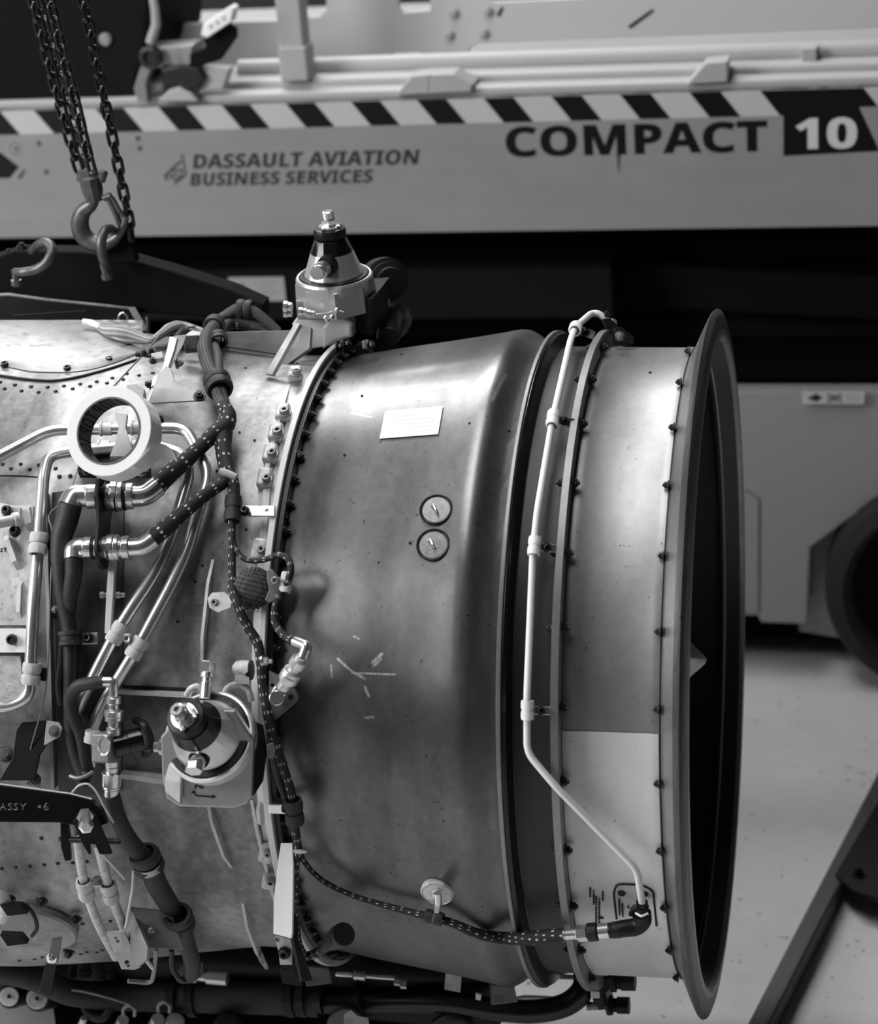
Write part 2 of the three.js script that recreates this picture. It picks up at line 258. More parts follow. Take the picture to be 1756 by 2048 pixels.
{ const q = onZ(590, 90, -1.2); lpart('guard_post', [rbox(0.046, 0.6, 0.046, 0.006, q.x, 1.145 + 0.3, -1.2), rbox(0.052, 0.062, 0.052, 0.006, q.x + 0.001, 1.165, -1.2)], M.liftLight); }
for (const w of [[[796, 188], [824, 154], [858, 151], [857, 184]], [[862, 184], [864, 151], [908, 150], [942, 170], [940, 180]], [[1378, 166], [1412, 129], [1452, 125], [1452, 160]]]) lpart('rail_stop', plateZ(w, ZL + 0.006, 0.05, 0.003), M.liftLight);
lpart('rail_clip', plateZ([[1605, 100], [1630, 99], [1632, 155], [1609, 158]], ZL - 0.07, 0.03, 0.003), M.liftLight);
const lat = group(lift, 'gate_latch', 'dark hinged foot latch with a pale pedal plate');
const zq = ZL + 0.012;
lpart('lever', plateZ([[382, 109], [409, 100], [414, 91], [409, 80], [455, 50], [469, 59], [469, 75], [439, 118], [396, 132], [382, 130]], zq, 0.014), M.liftDark, null, lat);
lpart('pedal', plateZ([[405, 68], [409, 50], [460, 15], [465, 18], [460, 42], [414, 73]], zq + 0.02, 0.03), M.white, 'pale pedal plate', lat);
for (const [x, y] of [[421, 52], [434, 44], [447, 36]]) lpart('pedal_hole', (() => { const g = lathe([[0.004, 0], [0.004, 0.002], [1e-5, 0.002]], 10); g.applyMatrix4(frame(onZ(x, y, zq + 0.022), V(0, 0, 1))); return g; })(), M.seal, null, lat);
lpart('hinge_bar', plateZ([[300, 98], [384, 93], [384, 127], [310, 130]], zq - 0.01, 0.05, 0.005), M.dull, null, lat);
{ const g = lathe([[0.02, 0], [0.02, 0.012], [0.012, 0.014], [0.01, 0.008], [1e-5, 0.008]], 20); g.applyMatrix4(frame(onZ(304, 113, zq), V(0, 0, 1))); lpart('hinge_pin', g, M.darkbolt, null, lat); }
lpart('saddle', plateZ([[327, 141], [359, 134], [396, 139], [407, 155], [396, 170], [376, 178], [359, 166], [340, 170], [330, 180]], zq, 0.03, 0.004), M.dark, null, lat);
lpart('hinge_foot', plateZ([[284, 134], [300, 140], [290, 165], [294, 200], [278, 200], [270, 178]], zq, 0.02), M.dull, null, lat);
lpart('hinge_foot', plateZ([[322, 200], [340, 182], [360, 176], [380, 186], [392, 200]], zq, 0.03, 0.003), M.lift, null, lat);
lpart('stop_plate', plateZ([[400, 136], [457, 138], [444, 176], [405, 178]], zq - 0.01, 0.03), M.lift, null, lat);
lpart('gate_handle', sweep([[303, -20], [310, 20], [312, 50], [306, 70], [302, 86]].map(p => onZ(p[0], p[1], ZL)), t => 0.007 + 0.003 * t, 10), M.liftLight, null, lat);
lpart('control_cabinet', [plateZ([[-90, -60], [296, -60], [288, 92], [270, 150], [267, 190], [-90, 205]], ZL - 0.02, 0.3, 0.01)], M.liftDark, 'black cabinet on the deck end');
lpart('cabinet_screw', (() => { const g = lathe([[0.012, 0], [0.011, 0.006], [0.004, 0.007], [1e-5, 0.004]], 12); g.applyMatrix4(frame(onZ(212, 78, ZL - 0.01), V(0, 0, 1))); return g; })(), M.dull);
// scissor stack and tray under the deck, coloured black to stand in for shade
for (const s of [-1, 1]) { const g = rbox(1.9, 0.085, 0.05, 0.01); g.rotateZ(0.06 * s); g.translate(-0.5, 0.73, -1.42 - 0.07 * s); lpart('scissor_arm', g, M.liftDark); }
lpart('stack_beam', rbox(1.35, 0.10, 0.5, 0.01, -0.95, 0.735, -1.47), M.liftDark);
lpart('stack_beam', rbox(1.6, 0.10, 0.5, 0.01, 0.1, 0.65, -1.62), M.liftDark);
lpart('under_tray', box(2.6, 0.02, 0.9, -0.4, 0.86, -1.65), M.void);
{ // warning sticker on the beam
  const c2 = document.createElement('canvas'); c2.width = 256; c2.height = 112; const c = c2.getContext('2d'); c.fillStyle = '#9a9a9a'; c.fillRect(0, 0, 256, 112); c.strokeStyle = '#555'; c.lineWidth = 5; c.beginPath(); c.moveTo(30, 95); c.lineTo(62, 25); c.lineTo(104, 95); c.closePath(); c.stroke(); c.fillStyle = '#ccc'; c.fillRect(66, 70, 40, 20); c.fillStyle = '#8a8a8a'; c.fillRect(126, 10, 4, 96); for (let i = 0; i < 6; i++) { c.fillStyle = '#848484'; c.fillRect(140, 18 + i * 14, 100 - (i % 3) * 20, 5); }
  const t = new THREE.CanvasTexture(c2); t.colorSpace = THREE.SRGBColorSpace; const a = onZ(456, 555, -1.215), b = onZ(572, 602, -1.215);
  lpart('warning_sticker', box(b.x - a.x, a.y - b.y, 0.003, (a.x + b.x) / 2, (a.y + b.y) / 2, -1.2165), new THREE.MeshStandardMaterial({ map: t, roughness: 0.6 }), 'grey warning sticker');
}
lpart('chassis', [plateZ([[700, 783], [1800, 783], [1800, 985], [1697, 1033], [1617, 1092], [1610, 1243], [1526, 1240], [1519, 1226], [700, 1226]], -1.17, 0.03, 0.004), box(1.5, 0.40, 0.5, -0.55, 0.36, -1.46)], M.chassis, 'grey chassis side');
lpart('chassis_lip', plateZ([[700, 781], [1800, 781], [1800, 803], [700, 803]], -1.168, 0.01, 0.001), mat(112, 0.6));
lpart('shade_sheet', box(2.6, 0.012, 0.62, -0.5, 0.592, -1.50), M.void);  // added black sheet, makes the lit chassis top look shaded
lpart('chassis_door', plateZ([[1300, 984], [1494, 984], [1516, 1000], [1515, 1222], [1300, 1222]], -1.166, 0.01, 0.002), M.chassis);
lpart('door_seam', sweep([[1300, 980], [1497, 980], [1521, 997], [1520, 1226]].map(p => onZ(p[0], p[1], -1.169)), 0.0035, 8), M.dark);
lpart('arch_liner', plateZ([[1600, 1260], [1600, 1060], [1700, 1000], [1830, 930], [1830, 1300]], -1.23, 0.02), M.dull, 'darker wheel arch liner');
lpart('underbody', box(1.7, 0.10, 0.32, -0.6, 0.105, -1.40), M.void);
{ const c2 = document.createElement('canvas'); c2.width = 256; c2.height = 64; const c = c2.getContext('2d'); c.fillStyle = '#b4b4b4'; c.fillRect(0, 0, 256, 64); c.fillStyle = '#161616'; c.beginPath(); c.moveTo(20, 34); c.lineTo(60, 12); c.lineTo(86, 34); c.lineTo(60, 54); c.fill(); c.lineWidth = 8; c.strokeStyle = '#161616'; c.beginPath(); c.moveTo(104, 14); c.quadraticCurveTo(135, 32, 166, 14); c.moveTo(104, 54); c.quadraticCurveTo(135, 36, 166, 54); c.moveTo(104, 34); c.lineTo(166, 34); c.stroke(); c.fillStyle = '#8c8c8c'; for (let i = 0; i < 5; i++) c.fillRect(180, 12 + i * 9, 60, 4);
  const t = new THREE.CanvasTexture(c2); t.colorSpace = THREE.SRGBColorSpace; const a = onZ(1604, 783, -1.15), b = onZ(1728, 809, -1.15);
  lpart('tie_down_sticker', box(b.x - a.x, a.y - b.y, 0.002, (a.x + b.x) / 2, (a.y + b.y) / 2, -1.153), new THREE.MeshStandardMaterial({ map: t, roughness: 0.5 }), 'pale sticker with a black arrow'); }
{ const R = 0.205, c = onZ(1648, 1172, -1.12); const cx = c.x + R, w = group(lift, 'wheel', 'black wheel');
  const ty = lathe([[0.155, -0.06], [0.165, -0.066], [0.192, -0.062], [R, -0.04], [R, 0.04], [0.195, 0.058], [0.172, 0.066], [0.158, 0.05], [0.155, 0.02]], 56); ty.applyMatrix4(frame(V(cx, R, -1.186), V(0, 0, 1))); lpart('tyre', ty, M.tyre, null, w);
  const hb = lathe([[0.157, -0.05], [0.157, 0.02], [0.13, 0.01], [0.08, 0.03], [0.06, 0.05], [1e-5, 0.05]], 40); hb.applyMatrix4(frame(V(cx, R, -1.186), V(0, 0, 1))); lpart('hub', hb, M.liftDark, null, w);
  const w2 = w.clone(true); w2.name = 'wheel_001'; w2.position.x -= 1.75; lift.add(w2); }
for (const x of [0.72, 0.78]) { }
lpart('rear_frame', [box(0.9, 0.3, 0.5, 0.62, 0.43, -1.5), box(0.06, 0.5, 0.3, 0.75, 0.65, -1.6)], M.liftDark);

// ---------------------------------------------------------------- stand leg on the floor at the right
{
  const t = thing('stand_leg', 'dark square steel stand leg lying aslant on the floor, with a welded gusset plate', 'stand leg');
  const A = onY(1522, 2056, 0.02), B = onY(1790, 1528, 0.02), d = B.clone().sub(A), L = d.length(); A.addScaledVector(d, -0.25); const mid = A.clone().lerp(B, 0.5);
  t.position.set(mid.x, 0, mid.z); const g = rbox(0.03, 0.034, L * 1.25, 0.005); g.rotateY(Math.atan2(d.x, d.z)); g.translate(0, 0.018, 0); part(t, 'tube', g, mat(84, 0.5, 0.2));
  const s = new THREE.Shape([[1765, 1590], [1672, 1748], [1708, 1782], [1765, 1800], [1900, 1840], [1900, 1600]].map(p => { const q = onY(p[0], p[1], 0.042); return new THREE.Vector2(q.x - mid.x, -(q.z - mid.z)); }));
  const pg = new THREE.ExtrudeGeometry(s, { depth: 0.008, bevelEnabled: true, bevelSize: 0.001, bevelThickness: 0.001, bevelSegments: 1 }); pg.rotateX(-Math.PI / 2); pg.translate(0, 0.0345, 0); part(t, 'gusset', pg, M.dark);
  part(t, 'weld_nut', (() => { const q = onY(1716, 1750, 0.043); const h = HEX.clone(); h.scale(0.009, 0.009, 0.009); h.translate(q.x - mid.x, 0.0425, q.z - mid.z); return h; })(), M.dark);
  
}
// ---------------------------------------------------------------- the engine: casings turned about the shaft
const eng = thing('jet_engine', 'bare turbofan engine with worn metal casings, pipes and cables, hanging before the lift', 'jet engine', null, AX);
const U0 = 0.15, UK = 1.8;                                            // the skin textures span the 200 degrees of the barrel that face the hangar
function revolve(pts, seg = 160, x0 = -1.3, x1 = 0.05, cr = 0.5) {
  const g0 = new THREE.LatheGeometry(pts.map(p => new THREE.Vector2(p[1], p[0])), seg, Math.PI); g0.rotateZ(-Math.PI / 2);
  const p = g0.attributes.position, uv = g0.attributes.uv; for (let i = 0; i < p.count; i++) uv.setXY(i, (uv.getX(i) - U0) * UK, (p.getX(i) - x0) / (x1 - x0));
  return crease(g0, cr);
}
const uvAt = (px, py, x0, x1) => { const q = on(px, py, 0); return [(0.5 - Math.atan2(q.y, q.z) / (2 * Math.PI) - U0) * UK, (q.x - x0) / (x1 - x0)]; };
// skin texture: cloudy stains drawn out round the barrel, with specks; marks are [u, v, u, v, half width, strength]
function skin(w, h, span, base, amp, seed, marks = [], patches = []) {
  return greyTexture(w, h, (u, v) => {
    const a = u * 2.45 / UK, x = v * span;                                  // metres round and along
    let g = base + amp * 2.4 * (fbm(a * 5, x * 16, seed, 5) - 0.5) + amp * 0.7 * (fbm(a * 22, x * 40, seed + 40, 4) - 0.5) + amp * 0.5 * (fbm(a * 150, x * 150, seed + 80, 2) - 0.5);
    const sp = fbm(a * 260, x * 260, seed + 120, 2); if (sp > 0.86) g -= (sp - 0.86) * 900;
    for (const [pu, pv, ru, rv, s] of patches) { const e = ((u - pu) / ru) ** 2 + ((v - pv) / rv) ** 2; if (e < 4) g += s * Math.exp(-e * 1.4) * (0.55 + 0.9 * fbm(a * 30, x * 60, seed + 7, 3)); }
    for (const [au, av, bu, bv, r, s] of marks) { const W = 2.45 / UK, dx = (bu - au) * W, dy = (bv - av) * span, qx = (u - au) * W, qy = (v - av) * span, L2 = dx * dx + dy * dy, t = Math.max(0, Math.min(1, (qx * dx + qy * dy) / L2)), e = Math.hypot(qx - t * dx, qy - t * dy); if (e < r) g += s * (1 - e / r) * (0.5 + vnoise(a * 700, x * 700, 4)); }
    return g;
  });
}
const B0 = -0.4635, B1 = -0.18;
const bm = (x0, y0, x1, y1, r, s) => [...uvAt(x0, y0, B0, B1), ...uvAt(x1, y1, B0, B1), r, s];
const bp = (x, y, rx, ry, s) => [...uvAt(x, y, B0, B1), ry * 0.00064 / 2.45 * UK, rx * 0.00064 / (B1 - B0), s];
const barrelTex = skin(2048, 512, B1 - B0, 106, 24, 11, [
  bm(676, 1318, 690, 1331, .0022, 150), bm(690, 1331, 706, 1345, .0022, 150), bm(706, 1345, 722, 1353, .0022, 140), bm(722, 1353, 730, 1358, .002, 90), bm(705, 1346, 790, 1349, .0016, 130), bm(662, 1330, 664, 1355, .002, 90), bm(730, 1375, 737, 1392, .0026, 120), bm(745, 1325, 763, 1308, .0026, 110), bm(747, 1332, 762, 1318, .0026, 80), bm(708, 1273, 717, 1277, .002, 80), bm(730, 1436, 746, 1434, .0022, 80),
  bm(704, 826, 742, 834, .002, 60), bm(1012, 750, 985, 800, .003, 60)],
  [bp(680, 1340, 60, 40, 34), bp(860, 1340, 50, 60, 36), bp(700, 1480, 55, 50, 30), bp(720, 770, 60, 40, 46), bp(830, 740, 120, 20, 40), bp(990, 745, 24, 50, 40), bp(800, 780, 120, 14, 30), bp(640, 1000, 30, 200, -26), bp(735, 800, 40, 50, 24), bp(950, 1300, 30, 120, 22)]);  // worn blotches; top bright ones paint the overhead reflection, the dark one flange shade
const caseTex = skin(2048, 256, 0.11, 146, 20, 23, [], []);
const lowTex = skin(1024, 256, 0.11, 214, 16, 29, [], []);
const bodyTex = skin(2048, 1024, 0.9, 138, 66, 37, [], []);
const ringTex = skin(1024, 128, 0.06, 40, 5, 53, [], []);
const skinMat = (t, r, m) => new THREE.MeshStandardMaterial({ map: t, roughness: r, metalness: m });
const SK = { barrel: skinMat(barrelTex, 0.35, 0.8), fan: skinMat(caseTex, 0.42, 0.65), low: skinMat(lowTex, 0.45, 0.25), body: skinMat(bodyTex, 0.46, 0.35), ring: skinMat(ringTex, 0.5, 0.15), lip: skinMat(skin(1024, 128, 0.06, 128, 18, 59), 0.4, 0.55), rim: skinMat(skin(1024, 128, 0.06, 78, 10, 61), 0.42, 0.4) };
part(eng, 'core_casing', revolve([[-1.28, 0.02], [-1.28, 0.436], ...PROF.filter(p => p[0] > -1.2 && p[0] < -0.48), [-0.474, 0.3825], [-0.474, 0.36]], 160, -1.3, -0.4), SK.body, 'pale stained casing under the pipes');
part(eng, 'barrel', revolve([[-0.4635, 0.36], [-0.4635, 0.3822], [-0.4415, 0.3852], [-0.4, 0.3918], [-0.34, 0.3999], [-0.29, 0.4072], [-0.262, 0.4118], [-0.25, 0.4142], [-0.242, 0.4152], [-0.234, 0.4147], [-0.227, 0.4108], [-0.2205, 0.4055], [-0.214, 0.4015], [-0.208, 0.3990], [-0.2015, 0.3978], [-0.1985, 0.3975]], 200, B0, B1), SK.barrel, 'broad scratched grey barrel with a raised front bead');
part(eng, 'barrel_flange', revolve([[-0.1988, 0.40], [-0.1988, 0.4130], [-0.1980, 0.4139], [-0.1945, 0.4139], [-0.1937, 0.4132], [-0.1937, 0.395]], 180, B0, B1), SK.lip, 'thin pale flange edge');
part(eng, 'seal_ring', revolve([[-0.1937, 0.40], [-0.1936, 0.4118], [-0.192, 0.4122], [-0.1885, 0.410], [-0.1855, 0.400], [-0.184, 0.3940], [-0.182, 0.393]], 180), M.blackGloss, 'black ring beside the flange');
part(eng, 'containment_band', revolve([[-0.190, 0.38], [-0.188, 0.3935], [-0.139, 0.3933]], 160, -0.19, -0.13), SK.ring, 'dark grey band');
const fl = group(eng, 'case_flange', 'thin flange with dark bolts');
part(fl, 'flange_ring', revolve([[-0.1388, 0.385], [-0.1388, 0.4130], [-0.1380, 0.4145], [-0.1302, 0.4145], [-0.1294, 0.4130], [-0.1294, 0.385]], 180, -0.19, -0.13), SK.lip);
part(eng, 'fan_case', revolve([[-0.1290, 0.38], [-0.1290, 0.3934], [-0.118, 0.3936], [-0.116, 0.3926], [-0.034, 0.3920], [-0.032, 0.3928], [-0.0225, 0.3926], [-0.0225, 0.38]], 180, -0.13, -0.02), SK.fan, 'grey fan case');
{ // lighter lower panel of the fan case, below the seam
  const q = on(1220, 1464, 0), th0 = Math.atan2(q.y, q.z), seg = 90, g0 = new THREE.LatheGeometry([[-0.1288, 0.393], [-0.1288, 0.3945], [-0.118, 0.3946], [-0.116, 0.3936], [-0.034, 0.3931], [-0.032, 0.3940], [-0.0235, 0.3938], [-0.0235, 0.392]].map(p => new THREE.Vector2(p[1], p[0])), seg, 2 * Math.PI - th0, Math.PI * 0.72);
  g0.rotateZ(-Math.PI / 2); const p = g0.attributes.position, uv = g0.attributes.uv; for (let i = 0; i < p.count; i++) uv.setXY(i, uv.getX(i) * 0.36 * UK, (p.getX(i) + 0.13) / 0.11); part(eng, 'fan_case_panel', crease(g0, 0.5), SK.low, 'lighter lower panel'); }
part(eng, 'lip_joint', revolve([[-0.0228, 0.38], [-0.0228, 0.3932], [-0.0215, 0.3932], [-0.0215, 0.38]], 180), M.black, 'black joint line');
const lip = group(eng, 'inlet_lip', 'rolled grey inlet lip');
part(lip, 'outer_flare', revolve([[-0.0215, 0.385], [-0.0215, 0.3925], [-0.017, 0.3995], [-0.008, 0.4195], [-0.0055, 0.4252]], 200, -0.03, 0.02, 0.9), SK.lip);
part(lip, 'front_face', revolve([[-0.0055, 0.4252], [-0.001, 0.4345], [0.001, 0.4382], [0.003, 0.4400], [0.0052, 0.4390], [0.0078, 0.4320], [0.0092, 0.4235], [0.0098, 0.4150]], 200, -0.03, 0.02, 0.9), SK.rim);
part(lip, 'inner_bead', revolve([[0.0098, 0.4150], [0.0106, 0.4128], [0.0110, 0.4085], [0.0100, 0.4045], [0.0075, 0.4025], [0.004, 0.4015]], 200, -0.03, 0.02, 0.9), SK.lip);
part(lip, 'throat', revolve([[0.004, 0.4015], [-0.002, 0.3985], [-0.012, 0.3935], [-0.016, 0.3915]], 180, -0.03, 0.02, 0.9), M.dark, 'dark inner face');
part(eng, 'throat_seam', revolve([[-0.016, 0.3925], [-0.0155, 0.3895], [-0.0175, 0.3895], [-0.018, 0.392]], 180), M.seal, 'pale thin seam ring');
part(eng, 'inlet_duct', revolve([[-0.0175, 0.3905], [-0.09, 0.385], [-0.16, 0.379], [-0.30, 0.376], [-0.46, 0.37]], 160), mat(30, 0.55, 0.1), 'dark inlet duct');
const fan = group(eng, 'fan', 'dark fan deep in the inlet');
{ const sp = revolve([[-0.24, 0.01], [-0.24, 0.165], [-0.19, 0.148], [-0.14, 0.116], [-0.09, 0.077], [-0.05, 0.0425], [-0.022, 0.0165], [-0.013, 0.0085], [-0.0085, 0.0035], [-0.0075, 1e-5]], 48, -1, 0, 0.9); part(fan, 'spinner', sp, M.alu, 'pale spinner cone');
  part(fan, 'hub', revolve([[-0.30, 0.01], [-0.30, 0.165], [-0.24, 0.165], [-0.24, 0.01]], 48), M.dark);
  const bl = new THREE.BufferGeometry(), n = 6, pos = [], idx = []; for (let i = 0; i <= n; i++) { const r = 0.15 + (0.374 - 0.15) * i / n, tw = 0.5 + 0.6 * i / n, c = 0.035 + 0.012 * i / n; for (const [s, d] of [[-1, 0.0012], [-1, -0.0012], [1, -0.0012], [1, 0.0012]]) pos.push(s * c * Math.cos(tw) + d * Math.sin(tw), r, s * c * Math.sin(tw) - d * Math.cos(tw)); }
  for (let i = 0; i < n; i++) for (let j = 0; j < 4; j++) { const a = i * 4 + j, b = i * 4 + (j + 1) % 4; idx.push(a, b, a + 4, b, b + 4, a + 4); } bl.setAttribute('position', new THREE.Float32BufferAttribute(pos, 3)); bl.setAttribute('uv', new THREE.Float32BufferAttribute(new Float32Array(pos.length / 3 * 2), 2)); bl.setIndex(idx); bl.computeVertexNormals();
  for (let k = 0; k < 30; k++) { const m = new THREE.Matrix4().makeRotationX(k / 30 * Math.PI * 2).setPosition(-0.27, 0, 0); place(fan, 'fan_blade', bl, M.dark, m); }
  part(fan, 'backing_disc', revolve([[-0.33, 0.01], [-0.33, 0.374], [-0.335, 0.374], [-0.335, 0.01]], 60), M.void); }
// flange bolts: clock angle of each taken at the photo heights
const clock = (px, py) => { const q = on(px, py, 0.004); return Math.atan2(q.y, q.z); };
const ringPt = (x, r, th) => V(x, r * Math.sin(th), r * Math.cos(th));
for (const [px, py] of [[1188, 705], [1165, 768], [1140, 855], [1125, 972], [1115, 1110], [1113, 1258], [1112, 1415], [1112, 1558], [1118, 1693], [1130, 1803], [1150, 1890], [1170, 1945]]) {
  const th = clock(px, py); const p = ringPt(-0.1294, 0.4035, th); place(fl, 'bolt', HEX, M.darkbolt, fast(HEX, p, V(1, 0, 0), 0.0052)); const q = ringPt(-0.1388, 0.4035, th); place(fl, 'bolt_head', HEX, M.darkbolt, fast(HEX, q, V(-1, 0, 0), 0.0046));
}
for (const [px, py] of [[1366, 705], [1356, 767], [1340, 857], [1328, 972], [1312, 1112], [1309, 1263], [1305, 1418], [1308, 1566], [1312, 1700], [1320, 1813], [1332, 1898], [1345, 1952]]) { const th = clock(px, py), p = ringPt(-0.0222, 0.398, th); place(lip, 'bolt', HEX, M.darkbolt, fast(HEX, p, V(-1, 0, 0), 0.0040)); }
// rear flange pair between barrel and core casing
const rf = group(eng, 'rear_flange', 'dark flange pair with a bright ribbed edge');
part(rf, 'front_ring', revolve([[-0.4570, 0.37], [-0.4570, 0.3950], [-0.4578, 0.3958], [-0.4632, 0.3958], [-0.4640, 0.3950], [-0.4640, 0.37]], 160), M.dark);
part(rf, 'rear_ring', revolve([[-0.4642, 0.37], [-0.4642, 0.4020], [-0.4650, 0.4030], [-0.4712, 0.4030], [-0.4722, 0.4020], [-0.4722, 0.385], [-0.485, 0.384]], 160, -1.3, -0.4), M.cast, 'bright cast rear ring');
for (let k = 0; k < 36; k++) { const th = -1.3 + k * 0.088; place(rf, 'bolt', HEX, M.darkbolt, fast(HEX, ringPt(-0.4570, 0.3895, th), V(1, 0, 0), 0.0042)); }
// ---------------------------------------------------------------- engine fittings
const K = 0.00064;
const tube = (parent, name, pts, rpx, m, f = 0.03, label) => part(parent, name, sweep(bent(pts, f), rpx * K, 14), m, label);
const cable = (parent, name, pts, r, m, label, n) => { const rr = Array.isArray(r) ? t => { const s = t * (r.length - 1), i = Math.min(r.length - 2, Math.floor(s)); return (r[i] + (r[i + 1] - r[i]) * (s - i)) * K; } : r * K; return part(parent, name, sweep(spline(pts, n), rr, 14), m, label); };
const scr = (x, y, z = 0) => cR.clone().multiplyScalar(x).addScaledVector(cU, y).addScaledVector(cB, z);      // a direction: right, up, towards the viewer
function ridge(a, b, w, h, taper = true, n = 16) {                    // a standing web on the skin between two photo points
  const pos = [], idx = [], uv = []; for (let i = 0; i <= n; i++) { const t = i / n, q = on(a[0] + (b[0] - a[0]) * t, a[1] + (b[1] - a[1]) * t, 0), n0 = radial(q), q2 = on(a[0] + (b[0] - a[0]) * (t + 0.02), a[1] + (b[1] - a[1]) * (t + 0.02), 0), tt = q2.sub(q).normalize(), s = V().crossVectors(tt, n0).normalize(); const hh = (taper ? Math.min(1, 4 * t, 4 * (1 - t)) * h : h) + 0.0005;
    for (const [x, y] of [[-1, -0.004], [-1, hh], [1, hh], [1, -0.004]]) { const v = q.clone().addScaledVector(s, x * w / 2).addScaledVector(n0, y); pos.push(v.x, v.y, v.z); uv.push(t, x); } }
  for (let i = 0; i < n; i++) for (let j = 0; j < 4; j++) { const p = i * 4 + j, q = i * 4 + (j + 1) % 4; idx.push(p, p + 4, q, q, p + 4, q + 4); } idx.push(0, 1, 2, 0, 2, 3, n * 4, n * 4 + 2, n * 4 + 1, n * 4, n * 4 + 3, n * 4 + 2);
  const g = new THREE.BufferGeometry(); g.setAttribute('position', new THREE.Float32BufferAttribute(pos, 3)); g.setAttribute('uv', new THREE.Float32BufferAttribute(uv, 2)); g.setIndex(idx); g.computeVertexNormals(); return crease(g, 0.5);
}
// --- white sense pipe along the containment band, with its five clamps
const sp = group(eng, 'sense_pipe', 'thin white pipe with loop clamps');
const SPP = [[1212, 640, 0.02], [1197, 626, 0.025], [1182, 627, 0.03], [1150, 655, 0.028], [1140, 685, 0.03], [1105, 840, 0.028], [1075, 1020, 0.028], [1066, 1100, 0.028], [1054, 1390, 0.028], [1054, 1505, 0.028], [1110, 1572, 0.030], [1274, 1738, 0.022], [1284, 1805, 0.020]];
part(sp, 'pipe', sweep(bent(SPP, 0.012), 6.2 * K, 14), M.white);
function pipeClamp(px, py, dx, dy, bx, by) { const g = group(sp, 'clamp_' + 'bracket'), c = on(px, py, 0.028), c2 = on(px + dx, py + dy, 0.028), k = kOf(c); part(g, 'clamp_loop', loop(c, c2.sub(c), 9.5 * k, 30 * k), M.white);
  const e = on(bx, by, 0.018), d = e.clone().sub(c), s = rbox(d.length() - 8 * k, 0.0022, 17 * k, 0.001, d.length() / 2 + 2 * k, 0, 0), m = new THREE.Matrix4(), x = d.clone().normalize(), n0 = toCam(c), z = V().crossVectors(x, n0).normalize(), y = V().crossVectors(z, x); m.makeBasis(x, y, z).setPosition(c); place(g, 'clamp_strap', s, M.steel, m);
  place(g, 'clamp_bolt', SOCKET, M.darkbolt, fast(SOCKET, c.clone().addScaledVector(d, 0.5).addScaledVector(y, 0.002), y, 7 * k)); return g; }
for (const a of [[1151, 657, -6, 20, 1190, 672], [1106, 838, -3, 20, 1150, 846], [1069, 1092, -2, 20, 1116, 1098], [1055, 1420, 0, 20, 1106, 1422]]) pipeClamp(...a);
// bracket at the top of the pipe
{ const g = group(eng, 'top_bracket', 'small dark bracket with bolts at the top of the flange');
  part(g, 'bracket_plate', sweep(bent([[1206, 634, 0.02], [1225, 640, 0.018], [1230, 641, 0.018], [1231, 655, 0.01]], 0.004), 3 * K, 8), M.steel); part(g, 'angle', plate([[1204, 640], [1222, 638], [1232, 655], [1226, 668], [1212, 662]], [1218, 655, 0.012], scr(0.2, 0.1, 1), 0.006), M.darkbolt);
  part(g, 'angle', plate([[1225, 662], [1238, 660], [1262, 680], [1262, 692], [1228, 690]], [1245, 680, 0.010], scr(0.3, 0.4, 1), 0.008), M.darkbolt); fastener(g, 'bolt', HEX, [1240, 672, 0.02], M.steel, 7, scr(0.3, 0.2, 1)); fastener(g, 'bolt', HEX, [1254, 676, 0.012], M.steel, 6, V(1, 0, 0)); fastener(g, 'bolt', HEX, [1213, 632, 0.03], M.darkbolt, 6, scr(0, 1, 0.3)); }
